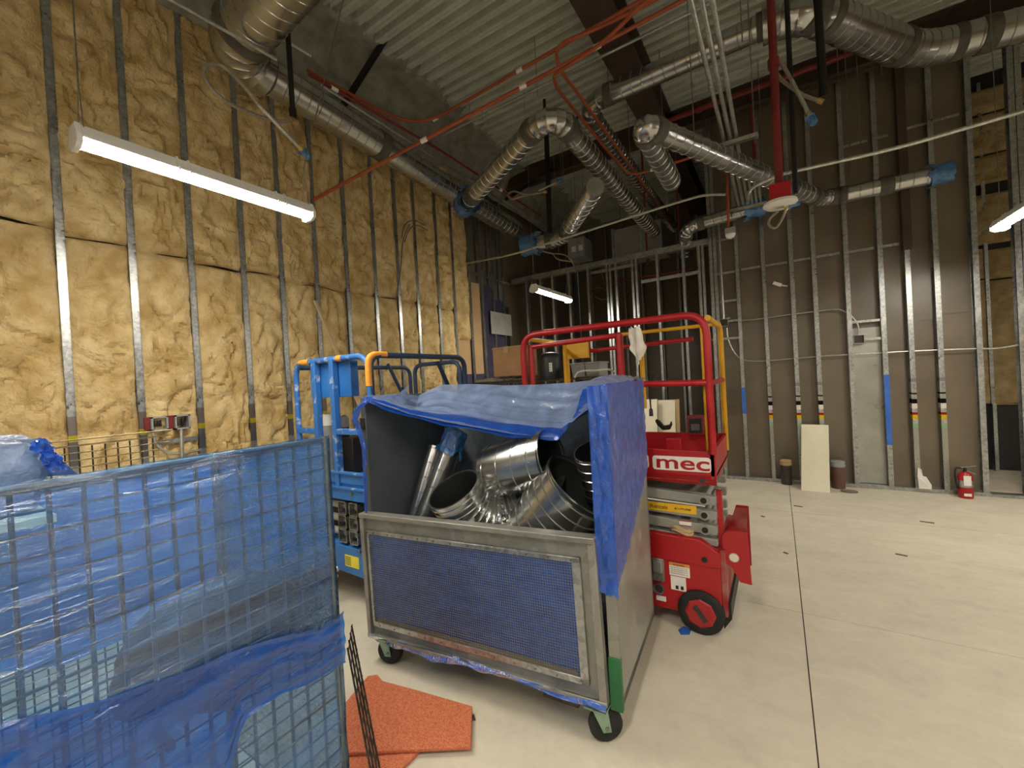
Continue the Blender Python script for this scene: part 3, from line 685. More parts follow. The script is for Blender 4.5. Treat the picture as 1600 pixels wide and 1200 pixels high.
# loose hoses
def hose(label, pts, wand, tip, r=.014, m='hose'):
    t = thing('flexible_hose', label, 'hose', pts[0])
    obj('braided_tube', G().sweep(smoothpath(pts, 7), r, 9), M[m], t)
    if wand:
        a, b = Vector(wand[0]), Vector(wand[1]); obj('wand', G().sweep([a, a*.5+b*.5, b], r*1.05, 9), M['conduit'], t)
        d = (b-a).normalized(); obj('brass_fitting', G().sweep([b-d*.05, b-d*.02, b+d*.01], [r*1.2, r*1.6, r*1.6], 8), M['brass'], t)
        if tip: obj('plastic_cover', wrapcap(b+d*.03, d, r*2., 2.2, .05), M['tape'], t)
    a = Vector(pts[0]); b = Vector(pts[1]); d = (a-b).normalized()
    obj('end_nut', G().sweep([a-d*.02, a+d*.02], r*1.5, 8), M['brass'], t)
    return t
hx = -3.15
hose('looped hose with long wand hanging beside the black drop pipe', [PX(456, 186, -3.2), PX(440, 190, hx-.05), PX(400, 180, hx-.05), PX(345, 153, hx), PX(318, 118, hx), PX(328, 101, hx), PX(352, 106, hx), PX(382, 136, hx+.05), PX(403, 163, hx+.05)],
     (PX(403, 163, hx+.05), PX(474, 237, hx+.05)), True)
hy = 4.75
hose('looped hose with blue tip at mid ceiling beside the black drop', [PY(852, 300, hy), PY(822, 305, hy), PY(800, 311, hy-.02), PY(794, 304, hy-.02), PY(802, 299, hy-.04), PY(824, 304, hy-.05), PY(842, 301, hy-.05)],
     (PY(842, 298, hy-.05), PY(872, 284, hy-.05)), True, .012)
hy = 4.1
hose('looped hose with blue tip hanging by the red drop pipe', [PY(1282, 158, hy), PY(1255, 148, hy), PY(1222, 125, hy), PY(1206, 100, hy-.03), PY(1213, 93, hy-.06), PY(1224, 104, hy-.07), PY(1237, 126, hy-.07)],
     (PY(1237, 126, hy-.07), PY(1267, 184, hy-.07)), True)
hose('small cable loop hanging under the white alarm speaker', [PY(1229, 324, 4.05), PY(1222, 342, 4.05), PY(1212, 356, 4.05), PY(1202, 352, 4.05), PY(1203, 342, 4.05), PY(1216, 330, 4.02)], (PY(1224, 325, 4.03), PY(1236, 321, 4.03)), True, .009)
hose('hose with blue wrap below the alcove corner duct', [PY(899, 424, YB+.02), PY(895, 411, 6.3), PY(884, 399, 6.3), PY(866, 397, 6.3), PY(872, 405, 6.3), PY(893, 409, 6.35)], (PY(866, 397, 6.3), PY(846, 392, 6.3)), True, .012)
# hanger rods
rods = []
def rod(px, y0, y1, yp, r=.0045, top=None):
    b = PY(px, y1, yp); z1 = ZD+.05 if top is None else PY(px, y0, yp).z
    o = obj('hanger_rod', G().tube([b, (b.x, b.y, z1)], r, 6), M['rod'])
    tag(o, 'thin hanger rod dropping from the roof deck', 'rod', 'hanger rods under the deck')
for px, y1, yp in ((690, 300, 5.0), (736, 215, 4.6), (754, 190, 4.8), (770, 330, 6.1), (786, 345, 6.2), (840, 150, 4.2), (882, 300, 6.2), (905, 420, 6.6), (875, 430, 6.55), (952, 160, 4.9), (985, 250, 5.6), (1043, 330, 5.25), (1160, 65, 3.6), (1310, 120, 6.2), (1330, 285, 6.2), (1346, 250, 6.3), (1378, 120, 6.3), (1118, 360, 6.6), (1128, 490, 6.7)):
    rod(px, 0, y1, yp)
# devices in the alcove and at the ends of drops
t = thing('detector', 'grey box with white dome ending the orange drop', 'detector', PY(1141, 366, ev[-1].y))
p = PY(1141, 362, ev[-1].y)
obj('box_body', G().box(p.x-.055, p.x+.055, p.y-.05, p.y+.05, p.z-.03, p.z+.04), M['plast'], t, bev=.004)
obj('dome', G().sweep([p+Vector((0, 0, k)) for k in (-.03, -.045, -.07, -.085)], [.055, .055, .042, .01], 18), M['white'], t)
t = thing('air_handler', 'long grey duct box above the alcove header', 'duct', PY(985, 372, 7.6))
a, b = PY(957, 362, 7.5), PY(1012, 395, 7.5)
obj('duct_body', G().box(a.x, b.x+.25, 7.5, 8.1, b.z, a.z+.02), M['plast'], t, bev=.006)
obj('flange', G().box(a.x-.02, a.x+.02, 7.48, 8.12, b.z-.02, a.z+.04), M['stud'], t)
for s_ in (.1, .75): obj('support_rod', G().tube([(a.x+s_*(b.x-a.x), 7.8, a.z), (a.x+s_*(b.x-a.x), 7.8, ZD)], .006, 6), M['rod'], t)
obj('flange', G().box(b.x-.12, b.x-.08, 7.48, 8.12, b.z-.02, a.z+.04), M['stud'], t)
t = thing('control_box', 'grey equipment box with two white labels in the alcove', 'equipment', PY(900, 388, 7.3))
a, b = PY(886, 375, 7.3), PY(914, 400, 7.3)
obj('box_body', G().box(a.x, b.x, 7.3, 7.7, b.z, a.z), M['plast'], t, bev=.006)
for k in (.25, .65): obj('sticker', G().box(a.x+(b.x-a.x)*k, a.x+(b.x-a.x)*(k+.25), 7.294, 7.299, b.z+.12, b.z+.22), M['label'], t)
for s in (-1, 1): obj('support_rod', G().tube([((a.x+b.x)/2+s*.12, 7.5, a.z), ((a.x+b.x)/2+s*.12, 7.5, ZD)], .006, 6), M['rod'], t)

# ================================================================== THE GREY CART AND ITS LOAD
CT = Matrix.Translation((-2.095, 1.62, 0)) @ Matrix.Rotation(R(4), 4, 'Z') @ Matrix.Diagonal((.985, 1, 1, 1))
CTF = CT @ Matrix.Translation((0, 0, .0)) @ Matrix.Rotation(R(-1.5), 4, 'Y')
def GC(): return G(CT)
cart = thing('panel_cart', 'tall grey panelled cart full of duct fittings, blue film on top', 'cart', CT @ Vector((.75, .38, 0)))
H = 1.55
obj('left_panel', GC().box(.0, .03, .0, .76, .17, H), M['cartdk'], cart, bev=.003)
obj('back_panel', GC().box(.0, 1.5, .735, .765, .17, H), M['cart'], cart, bev=.003)
obj('right_panel', GC().box(1.462, 1.5, .002, .74, .16, H), M['cartlt'], cart, bev=.003)
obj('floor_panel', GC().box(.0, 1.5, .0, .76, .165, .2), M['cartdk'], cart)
obj('front_post', GC().box(1.452, 1.503, -.014, .004, .38, H), M['cartgv'], cart, bev=.003)
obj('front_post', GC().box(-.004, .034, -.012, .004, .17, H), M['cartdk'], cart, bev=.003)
obj('painted_foot', GC().box(1.45, 1.505, -.02, .006, .155, .385), M['green'], cart, bev=.003, label='green painted foot of the corner post')
obj('painted_foot', GC().box(.0, .3, -.01, .02, .15, .18), M['green'], cart, label='green painted strip at the left foot')
obj('latch_plate', GC().box(-.008, .026, -.02, -.01, 1.36, 1.43), M['blackp'], cart, bev=.003)
obj('latch_plate', GC().box(1.446, 1.462, -.022, -.012, 1.40, 1.47), M['pvc'], cart, bev=.002)
# drop-in front panel: outer frame, recessed sheet, inner frame with wire cloth and a blue film filter
fp_ = obj('front_panel', G(CTF).box(.012, 1.44, -.03, -.02, .16, .84), M['cartgv'], cart)
g = G(CTF); fw_ = .028
g.box(.0, fw_, -.055, -.014, .155, .86)
obj('side_rail', g, M['cartgv'], fp_, bev=.003)
obj('side_rail', G(CTF).box(1.452-fw_*1.3, 1.452, -.055, -.014, .155, .86), M['cartgv'], fp_, bev=.003)
g = G(CTF); g.box(.0, 1.452, -.06, -.0, .845, .872)
obj('top_rail', g, M['cartgv'], fp_, bev=.004)
obj('bottom_rail', G(CTF).box(.0, 1.452, -.058, -.014, .148, .168), M['cartgv'], fp_, bev=.003)
ix0, ix1, iz0, iz1 = .045, 1.375, .215, .775; fb = .03
for nm, a in (('top', (ix0, ix1, iz1-fb*.8, iz1)), ('bottom', (ix0, ix1, iz0, iz0+fb)), ('left', (ix0, ix0+fb*.6, iz0, iz1)), ('right', (ix1-fb*1.3, ix1, iz0, iz1))):
    obj('filter_frame', G(CTF).box(a[0], a[1], -.05, -.03, a[2], a[3]), M['stud'], fp_, bev=.002)
g = G(CTF)
for i in range(12): g.disc((ix0+.06+(ix1-ix0-.1)*i/11, -.05, iz1-.012), (0, -1, 0), .006, .003, 8).disc((ix0+.06+(ix1-ix0-.1)*i/11, -.05, iz0+.014), (0, -1, 0), .006, .003, 8)
o = obj('rivets', g, M['bolt'], fp_); o['kind'] = 'stuff'
def filt(u, v):
    x = ix0+.015+(ix1-ix0-.05)*u; z = iz0+.02+(iz1-iz0-.04)*v
    return (x, -.036+.004*nz(x*4, z*12, 3)+.003*math.sin(z*60+5*nz(x*2, z*3)), z)
obj('filter_sheet', G(CTF).grid(filt, 70, 40), M['filter'], fp_)
obj('dust_strip', G(CTF).box(ix0+.03, ix1-.05, -.046, -.042, iz0+.03, iz0+.052), M['dust'], fp_)
g = G(CTF); pt = .0127
n = int((ix1-ix0-.03)/pt)
for i in range(n+1): x = ix0+.01+i*pt; g.box(x-.0008, x+.0008, -.0485, -.0465, iz0+.02, iz1-.02)
n = int((iz1-iz0-.04)/pt)
for i in range(n+1): z = iz0+.02+i*pt; g.box(ix0+.01, ix1-.02, -.0495, -.0475, z-.0008, z+.0008)
o = obj('wire_cloth', g, M['meshw'], fp_, smooth=False); o['kind'] = 'stuff'
def ragged(u, v):
    x = .02+1.43*u; zt = .165
    dep = .03+.035*abs(nz(x*3, 1.1))+.02*nz(x*11, 4)
    return (x, -.06-.012*math.sin(v*5+x*7)-.01*nz(x*6, v*3), zt+.012-dep*v+.012*nz(x*9, v*2, 2))
obj('film_strip', G(CTF).grid(ragged, 80, 8), M['filmB'], fp_)
def caster(x, y, ang, name='caster'):
    c = CT @ Vector((x, y, 0)); t = obj('caster', G().box(c.x-.05, c.x+.05, c.y-.04, c.y+.04, .150, .158), M['mint'], cart)
    d = Vector((math.cos(ang), math.sin(ang), 0)); s = Vector((-d.y, d.x, 0)); w_ = c+d*.03; w_.z = .075
    g = G(); prof = [(-.021, .05), (-.02, .068), (-.012, .0745), (.012, .0745), (.02, .068), (.021, .05)]
    g.sweep([w_+s*a for a, b in prof], [b for a, b in prof], 26)
    obj('wheel', g, M['rubber'], t)
    g = G()
    for q in (-1, 1):
        g.prism([c+s*q*.03+Vector((0, 0, .158))-d*.03, c+s*q*.03+Vector((0, 0, .158))+d*.035, w_+s*q*.03+d*.018+Vector((0, 0, -.018)), w_+s*q*.03-d*.018+Vector((0, 0, -.018))], s*q*.005)
    obj('fork', g, M['mint'], t)
    g = G(); g.sweep([w_-s*.04, w_+s*.04], .009, 8); obj('axle', g, M['bolt'], t)
caster(.10, -.02, R(20)); caster(1.39, -.015, R(35)); caster(.12, .68, R(100)); caster(1.38, .68, R(60))
obj('skid_channel', GC().box(.26, .45, .03, .6, .07, .165), M['iron'], cart)
obj('skid_channel', GC().box(1.1, 1.28, .03, .6, .07, .165), M['iron'], cart)

# film draped over the cart
front = [PD(572, 621, 2.44), PD(596, 632, 2.40), PD(640, 647, 2.40), PD(690, 658, 2.38), PD(745, 668, 2.36), PD(800, 678, 2.34), PD(846, 682, 2.30), PD(874, 682, 2.26), PD(886, 668, 2.15), PD(902, 652, 2.05), PD(925, 634, 1.92), PD(945, 612, 1.80)]
back = [PD(572, 619, 2.45), PD(620, 615, 2.7), PD(655, 617, 2.9), PD(690, 601, 2.98), PD(740, 600, 2.95), PD(790, 602, 2.85), PD(840, 601, 2.75), PD(890, 598, 2.62), PD(925, 594, 2.55), PD(955, 588, 2.42), PD(988, 590, 2.36), PD(992, 596, 2.2)]
def lerpc(c, t):
    k = t*(len(c)-1); i = min(int(k), len(c)-2); q = k-i; q = q*q*(3-2*q)*.4+q*.6; return c[i]*(1-q)+c[i+1]*q
def drape(u, v):
    a = lerpc(front, u); b = lerpc(back, u); p = a*(1-v)+b*v
    sag = -.055*math.sin(math.pi*v)*math.sin(math.pi*min(1, u*1.05))
    fold = .012*nz(v*11+u*6, u*1.5, 3)+.008*nz(v*23+u*14, u*3, 8)
    edge = min(1, v*8)*min(1, (1-v)*8)*min(1, u*10)*min(1, (1-u)*12)
    return p+Vector((0, 0, sag+fold*edge))
dr = obj('plastic_sheet', G().grid(drape, 110, 44), M['filmG']); tag(dr, 'thin blue plastic sheet sagging over the open top of the grey cart', 'plastic sheet')
def hemf(u, v):
    a = lerpc(front, u*.72); b = lerpc(back, u*.72); t = .0+(.40+.14*math.sin(u*3.1)+.05*nz(u*5, 3.3))*v*(1-u*.3)
    p = drape(u*.72, t); th = 2*math.pi*v
    return p+Vector((.0, -.012-.01*math.sin(th), -.012*math.cos(th)+.01*nz(u*9, v*2, 6)-.004))
obj('gathered_hem', G().grid(hemf, 80, 14), M['filmB'], dr)
def drape2(u, v):
    q = .70+.28*u
    a = lerpc(front, q); b = lerpc(back, q)*.85+a*.15
    p = a*(1-v)+b*v
    return p+Vector((0, -.01, -.03*math.sin(math.pi*v)-.012+.012*nz(v*9+q*7, q*2, 5)))
obj('torn_flap', G().grid(drape2, 34, 24), M['filmB'], dr)
lf = [PD(575, 620, 2.43), PD(556, 640, 2.44), PD(552, 656, 2.46), PD(562, 676, 2.46), PD(568, 705, 2.46), PD(570, 740, 2.46), PD(573, 800, 2.46)]
def tail(u, v):
    a = lerpc(lf, u); w_ = .06*(1-u)**.6+.018
    return a+Vector((w_*v*.85, .01*nz(u*9, v*4), 0))+Vector((0, -.012+.012*nz(u*12, v*5, 3), .0))
obj('hanging_tail', G().grid(tail, 40, 8), M['filmB'], dr)
pk = [PD(620, 618, 2.6), PD(640, 600, 2.75), PD(634, 612, 2.72), PD(632, 622, 2.72)]
obj('standing_tuft', G().grid(lambda u, v: (pk[0]*(1-u)+pk[1]*u)*(1-v)+(pk[0]*(1-u)+pk[3]*u)*v+Vector((0, .01*nz(u*7, v*7), .006*nz(u*9, v*3))), 12, 8), M['filmB'], dr)
# film over the right side panel and its front edge
def sidef(u, v):
    y = -.03+.77*u
    zb = .70+.36*u**1.2; z = zb+(1.565-zb)*v
    n = .006*nz(u*18, z*14, 2)+.004*nz(u*41, z*33, 5)
    return CT @ Vector((1.51+n+.004, y, z+.012*nz(u*11, 3.)*(1-v)))
sw = obj('plastic_wrap', G().grid(sidef, 44, 56), M['filmP']); tag(sw, 'crinkled violet-blue film stuck over the right side of the cart', 'plastic wrap')
def edgef(u, v):
    x = 1.425+.09*u; z = .66+.9*v
    return CT @ Vector((x, -.03+.008*nz(u*4, z*12, 2)+.004*nz(u*9, z*30, 1), z+.02*nz(u*6, 2.2)*(1-v)))
obj('edge_strip', G().grid(edgef, 10, 60), M['filmB'], sw)
def capf(u, v):
    x = 1.40+.125*u; y = -.03+.83*v
    return CT @ Vector((x, y, 1.568+.014*math.sin(math.pi*u)+.03*math.sin(math.pi*v)*(1-u)+.01*nz(u*5, v*9, 3)))
obj('top_fold', G().grid(capf, 12, 40), M['filmG'], sw)

# fittings in the cart
AX, AY, AZ = RT, -DN, FW            # right, up, away as seen from the standpoint
def vpipe(g, a, b, r, wall=.004, pitch=.09, seg=30, inner=None, ridge=.004):
    """open spiral tube with a wall: outside and inside surfaces"""
    a = Vector(a); b = Vector(b); L = (b-a).length; d = (b-a)/L
    spiral(g, a, b, r, pitch, seg, ridge); return g
def openpipe(name, label, a, b, r, pitch=.08, closed=False, ridge=.004, group=None):
    a = Vector(a); b = Vector(b); L = (b-a).length; d = (b-a)/L
    t = thing('duct_fitting', label, 'duct fitting', a, group)
    P = [0]; Rr = [r]; k = .03
    while k < L-.01:
        for q, rr in ((-.005, r), (-.002, r+ridge), (.002, r+ridge), (.005, r)): P.append(k+q); Rr.append(rr)
        k += pitch
    P.append(L); Rr.append(r)
    obj('pipe_wall', G().sweep([a+d*p for p in P], Rr, 36, False, .12), M['duct'], t)
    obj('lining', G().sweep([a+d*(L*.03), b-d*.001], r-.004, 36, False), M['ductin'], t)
    obj('rim', G().ring(b-d*.004, d, r-.005, r+.002, .006, 36), M['duct'], t)
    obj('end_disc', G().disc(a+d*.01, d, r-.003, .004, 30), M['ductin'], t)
    return t
# thin tubes leaning in the left corner
ta = openpipe('t', 'slim spiral tube with a blue film cap leaning in the cart', PD(650, 850, 2.62), PD(711, 682, 2.72), .068, .11)
a, b = PD(650, 850, 2.62), PD(711, 682, 2.72)
obj('film_cap', wrapcap(b+(b-a).normalized()*.015, (b-a).normalized(), .072, 4.2, .14), M['tape'], ta)
openpipe('t', 'slim spiral tube without cap, leftmost in the cart', PD(637, 850, 2.70), PD(681, 698, 2.82), .05, .1)
# elbow lying with its mouth up
def elbowfit(label, mouth, nrm, side, r, rad, ang, rings):
    t = thing('duct_elbow', label, 'duct fitting', mouth)
    n = Vector(nrm).normalized(); s = Vector(side); s = (s-n*s.dot(n)).normalized(); c = Vector(mouth)+s*rad
    P = []; Rr = []
    P.append(Vector(mouth)+n*.10); Rr.append(r); 
    for q in (.075, .045, .012):
        P += [Vector(mouth)+n*(q+.004), Vector(mouth)+n*q, Vector(mouth)+n*(q-.004)]; Rr += [r, r+.005, r]
    m = rings*4
    for i in range(m+1):
        a = R(ang)*i/m; p = c-s*rad*math.cos(a)-n*rad*math.sin(a)
        P.append(p); Rr.append(r+(.006 if i % 4 == 2 else 0)-.008*(i/m))
    obj('elbow_wall', G().sweep(P, Rr, 36, False), M['duct'], t)
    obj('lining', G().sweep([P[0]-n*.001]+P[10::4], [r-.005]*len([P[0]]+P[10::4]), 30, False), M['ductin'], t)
    obj('rim', G().ring(P[0]-n*.003, n, r-.006, r+.003, .006, 36), M['duct'], t)
    return t
elbowfit('gored elbow with its open mouth facing up in the cart', PD(722, 785, 2.36), AX*-.42+AY*.80-AZ*.32, AX*.9-AY*.1+AZ*.2, .155, .25, 100, 8)
# wide pipes
openpipe('t', 'wide spiral pipe lying level at the back of the cart load', PD(772, 738, 2.52), PD(862, 716, 2.34), .165, .1)
openpipe('t', 'largest gored pipe with black open mouth at right front of the load', PD(832, 850, 2.34), PD(908, 758, 2.2), .21, .06, ridge=.005)
openpipe('t', 'ringed pipe mouth tucked behind the largest pipe in the cart', PD(950, 770, 2.33), PD(934, 704, 2.25), .13, .055)
obj('white_disc', G().sweep([PD(738, 830, 2.22), PD(738, 826, 2.22), PD(738, 823, 2.22)], [.055, .055, .03], 24), M['white'], None)
tag(bpy.data.objects['white_disc'], 'small white round disc behind the top rail of the cart', 'disc')

# ================================================================== RED SCISSOR LIFT
ry0, ry1, rx0, rx1 = 2.70, 3.44, -1.72, -.335
lift = thing('scissor_lift', 'red scissor lift with yellow inner rails behind the grey cart', 'scissor lift', ((rx0+rx1)/2, (ry0+ry1)/2, 0))
ch = obj('chassis', G().box(rx0, rx1, ry0+.012, ry1, .1, .44), M['lredm'], lift, bev=.006)
g = G().prism([(rx0, ry0, .42), (rx1+.004, ry0, .42), (rx1+.004, ry0, .505), (rx1-.1, ry0, .575), (rx0, ry0, .60)], (0, .05, 0))
obj('side_beam', g, M['lredm'], ch, bev=.004)
obj('chassis_deck', G().prism([(rx0, ry0+.05, .55), (rx1, ry0+.05, .50), (rx1, ry1, .50), (rx0, ry1, .55)], (0, 0, .02)), M['lreds'], ch, label='dust-covered top of the red chassis')
obj('end_plate', G().box(rx1, rx1+.03, ry0+.03, ry1, .12, .52), M['lreds'], ch, bev=.004)
obj('pothole_guard', G().prism([(rx1+.0, ry0+.06, .03), (rx1+.045, ry0+.06, .10), (rx1+.045, ry0+.06, .2), (rx1, ry0+.06, .2)], (0, .55, 0)), M['blackp'], ch)
obj('charge_port', G().box(-.735, -.655, ry0-.004, ry0+.02, .27, .42), M['meshw'], ch, bev=.012)
obj('port_lid', G().box(-.722, -.668, ry0-.012, ry0-.003, .33, .405), M['sheet'], ch, bev=.004)
obj('drive_port', G().ring((-.695, ry0+.008, .225), (0, -1, 0), .026, .036, .014, 20), M['stud'], ch)
obj('drive_port_plug', G().disc((-.695, ry0+.012, .225), (0, -1, 0), .027, .008, 18), M['iron'], ch)
st = obj('warning_sticker', G().box(-.625, -.505, ry0+.008, ry0+.0115, .325, .405), M['label'], ch)
obj('orange_header', G().box(-.625, -.505, ry0+.006, ry0+.0085, .388, .405), M['lorange'], st)
text('fine_print', 'WARNING', .014, (-.6, ry0+.0058, .391), (1, 0, 0), (0, 0, 1), M['ink'], st)
for k in range(4): text('fine_print', 'Keep clear of moving parts at all', .0085, (-.618, ry0+.0074, .375-.0125*k), (1, 0, 0), (0, 0, 1), M['ink'], st, .0004, sx=.9)
st = obj('warning_sticker', G().box(-.62, -.53, ry0+.008, ry0+.0115, .235, .32), M['label'], ch)
for k in (0, 1): obj('pictogram', G().box(-.592+.03*k, -.575+.03*k, ry0+.006, ry0+.0085, .243, .265), M['ink'], st)
obj('small_sticker', G().box(-.715, -.655, ry0+.008, ry0+.0115, .145, .175), M['label'], ch)
obj('bolt_hole', G().disc((-.415, ry0-.0, .46), (0, -1, 0), .017, .004, 16), M['blackp'], ch)
def rwheel(x, y, name='wheel'):
    g = G(); pr_ = [(-.05, .095), (-.05, .118), (-.04, .132), (.04, .132), (.05, .118), (.05, .095)]
    g.sweep([(x, y+a, .132) for a, b in pr_], [b for a, b in pr_], 32)
    wo = obj('wheel', g, M['rubber'], lift)
    obj('hub', G().sweep([(x, y-.056, .132), (x, y-.05, .132), (x, y+.05, .132)], [.078, .088, .088], 8), M['hub'], wo, smooth=False)
    obj('hub_slot', G().bar((x-.03, y-.058, .175), (x+.03, y-.058, .09), .03, .004, (0, 1, 0)), M['iron'], wo)
rwheel(-.452, 2.735); rwheel(rx0+.2, 2.735); rwheel(-.452, 3.4); rwheel(rx0+.2, 3.4)
# steering bumper at the right end
g = G(); yb = 2.76
pts = [(-.325, .65), (-.30, .66), (-.258, .735), (-.205, .735), (-.202, .655), (-.183, .66-.0)]
poly = [(rx1+.012, yb, .60), (-.30, yb, .63), (-.225, yb, .64), (-.188, yb, .635), (-.175, yb, .33), (-.235, yb, .335), (-.28, yb, .42), (rx1+.012, yb, .44)]
bmp = obj('end_bracket', G().prism(poly, (0, .012, 0)), M['lredm'], lift, bev=.003)
obj('bracket_web', G().prism([(rx1+.01, yb+.012, .58), (-.30, yb+.05, .60), (-.255, yb+.16, .735), (-.19, yb+.16, .735), (-.19, yb+.012, .635), (-.3, yb+.012, .63)], (0, 0, -.012)), M['lreds'], bmp)
obj('bracket_side', G().prism([(rx1+.012, yb+.2, .58), (-.29, yb+.2, .62), (-.255, yb+.2, .735), (-.185, yb+.2, .735), (-.185, yb+.2, .36), (rx1+.012, yb+.2, .44)], (0, .012, 0)), M['lredm'], bmp)
obj('bracket_hole', G().ring((-.262, yb-.0005, .478), (0, -1, 0), .024, .028, .002, 18), M['stud'], bmp)
obj('bracket_hole_plug', G().disc((-.262, yb-.0005, .478), (0, -1, 0), .024, .0015, 18), M['wht'], bmp)
obj('stop_lug', G().box(rx1-.012, rx1+.02, ry0+.1, ry0+.13, .52, .86), M['lredm'], lift)
# scissor stack
stack = obj('scissor_base', G().box(rx0+.1, rx1-.02, ry0+.14, ry1-.1, .5, .545), M['lgray'], lift)
for i, z in enumerate((.825, .735, .645, .565)):
    t0 = .078 if i < 3 else .06
    for yy in (ry0+.055, ry1-.11):
        a_ = obj('scissor_arm', G().prism([(rx0+.05, yy, z-.004), (rx1-.015, yy, z-t0*.62), (rx1-.008, yy, z-t0*.5), (rx1-.008, yy, z+.006), (rx0+.05, yy, z+t0-.004)], (0, .05, 0)), M['lgray'], lift, bev=.005)
        if i < 3:
            obj('pivot_boss', G().disc((rx1-.075, yy+.001, z-.018), (0, -1, 0), .03, .016, 22), M['lgray'], a_)
            obj('pivot_pin', G().disc((rx1-.075, yy-.014, z-.018), (0, -1, 0), .018, .006, 18), M['blackp'], a_)
    obj('cross_tube', G().tube([(rx1-.075, ry0+.1, z-.018), (rx1-.075, ry1-.1, z-.018)], .018, 10), M['lgray'], lift)
yst = obj('rental_sticker', G().box(-.80, -.455, ry0+.0515, ry0+.054, .712, .764), M['yellowst'], lift)
text('rental_name', 'ERentals', .036, (-.755, ry0+.0512, .726), (1, 0, 0), (0, 0, 1), M['ink'], yst, .0005, sx=1.05)
text('rental_phone', '866-777-2700', .0155, (-.583, ry0+.0512, .731), (1, 0, 0), (0, 0, 1), M['ink'], yst, .0005, bold=.0006, sx=1.1)
wst = obj('asset_sticker', G().box(-.56, -.488, ry0+.0515, ry0+.054, .632, .668), M['label'], lift)
obj('red_header', G().box(-.56, -.488, ry0+.0505, ry0+.052, .661, .668), M['hub'], wst)
obj('red_footer', G().box(-.56, -.488, ry0+.0505, ry0+.052, .632, .637), M['hub'], wst)
strp = thing('coiled_strap', 'tan strap loop lying on the dusty red chassis', 'strap', (-.56, 2.8, .57))
g = G()
for r_, z in ((.06, .59), (.05, .6), (.062, .61), (.045, .615)):
    g.sweep([(-.545+r_*math.cos(a*.3), 2.765+.025*math.sin(a*.3), z+.012*math.sin(a*.6)) for a in range(22)], .009, 7)
obj('strap_coil', g, M['wood'], strp)
# platform
obj('platform_skirt', G().prism([(rx0, ry0-.0, .975), (rx1+.008, ry0-.0, .965), (rx1+.008, ry0-.0, 1.115), (rx0, ry0-.0, 1.125)], (0, .02, 0)), M['lredm'], lift, bev=.003)
obj('skirt_lower', G().prism([(rx0, ry0+.0, .975), (rx1+.008, ry0+.0, .965), (rx1+.004, ry0+.035, .905), (rx0, ry0+.035, .915)], (0, .012, .0)), M['lredm'], lift)
obj('platform_deck', G().box(rx0, rx1, ry0+.02, ry1, .925, .965), M['lreds'], lift)
obj('far_toe_board', G().box(rx0, rx1, ry1-.02, ry1, .96, 1.125), M['lredm'], lift)
obj('end_toe_board', G().box(rx1-.02, rx1, ry0, ry1, .95, 1.115), M['lredm'], lift)
obj('skirt_bolt', G().disc((rx1-.07, ry0+.018, .938), (0, -1, .3), .017, .01, 16), M['blackp'], lift)
# emblem: white rounded panel with fat red lettering
ex0, ex1, ez0, ez1 = -.69, -.352, .99, 1.078
def rrect(x0, x1, z0, z1, r, y):
    out = []
    for cx, cz, a0 in ((x1-r, z1-r, 0), (x0+r, z1-r, 90), (x0+r, z0+r, 180), (x1-r, z0+r, 270)):
        for k in range(6): a = R(a0+k*18); out.append((cx+r*math.cos(a), y, cz+r*math.sin(a)))
    return out
em = obj('maker_emblem', G().prism(rrect(ex0, ex1, ez0, ez1, .018, ry0-.004), (0, .0045, 0)), M['label'], lift)
text('emblem_letters', 'mec', .118, (ex0+.016, ry0-.0055, ez0+.014), (1, 0, -.012), (0.012, 0, 1), M['lredm'], em, .001, shear=.0, bold=.0018, sx=1.6)
em2 = obj('maker_emblem', G().prism(rrect(-1.1, -.715, ez0+.004, ez1+.004, .018, ry0-.004), (0, .0045, 0)), M['label'], lift)
# rails: near hoop, inner hoop, far yellow extension rails
tr_ = .021
def rail(pts, m, r=tr_, bend=.1, name='guard_rail', par=lift): return obj(name, G().tube([Vector(p) for p in pts], r, 10, bend), M[m], par)
zt = 1.935
xl = PY(818, 560, ry0).x
rail([(xl, ry0, 1.0), (xl, ry0, zt+.0), (rx1-.005, ry0, zt+.0), (rx1-.005, ry0, 1.1)], 'lredm', .022, .13)
rail([(PY(968, 600, ry0).x, ry0, 1.535), (rx1, ry0, 1.525)], 'lredm', .019)
xp = PY(969, 560, ry0).x
rail([(xp, ry0+.01, 1.0), (xp, ry0+.01, zt-.07)], 'lredm', .024)
rail([(xl+.045, ry0+.04, 1.0), (xl+.045, ry0+.04, zt-.075)], 'lredm', .022)
rail([(xl+.045, ry0+.04, zt-.09), (xp, ry0+.04, zt-.07)], 'lredm', .018)
rail([(xl+.25, ry1-.1, zt-.12), (xp+.35, ry1-.1, zt-.1)], 'lredm', .016)
xp2 = PY(1001, 660, ry1-.02).x
rail([(xp2, ry1-.02, 1.0), (xp2, ry1-.02, 1.5)], 'lredm', .022)
rail([(rx1-.03, ry0+.06, 1.0), (rx1-.03, ry0+.06, zt-.08)], 'lyel', .018)
rail([(rx1-.005, ry1, 1.0), (rx1-.005, ry1, zt-.02), (rx1-.005, ry0+.08, zt-.02)], 'lyel', .018, .08)
rail([(xl+.4, ry1, zt), (rx1, ry1, zt-.0)], 'lyel', .014)
rail([(xp2+.045, ry1-.05, 1.32), (xp2+.045, ry1-.05, zt-.02)], 'lyel', .02)
rail([(rx1-.005, ry0+.02, 1.52), (rx1-.005, ry1, 1.52)], 'lredm', .017)
rail([(xl+.02, ry1, 1.0), (xl+.02, ry1, zt-.03), (xl+.02, ry0+.06, zt-.03)], 'lyel', .016, .1)
obj('yellow_gate_plate', G().box(xl+.1, xl+.3, ry1-.2, ry1-.17, zt-.18, zt-.02), M['lyel'], lift, bev=.004)
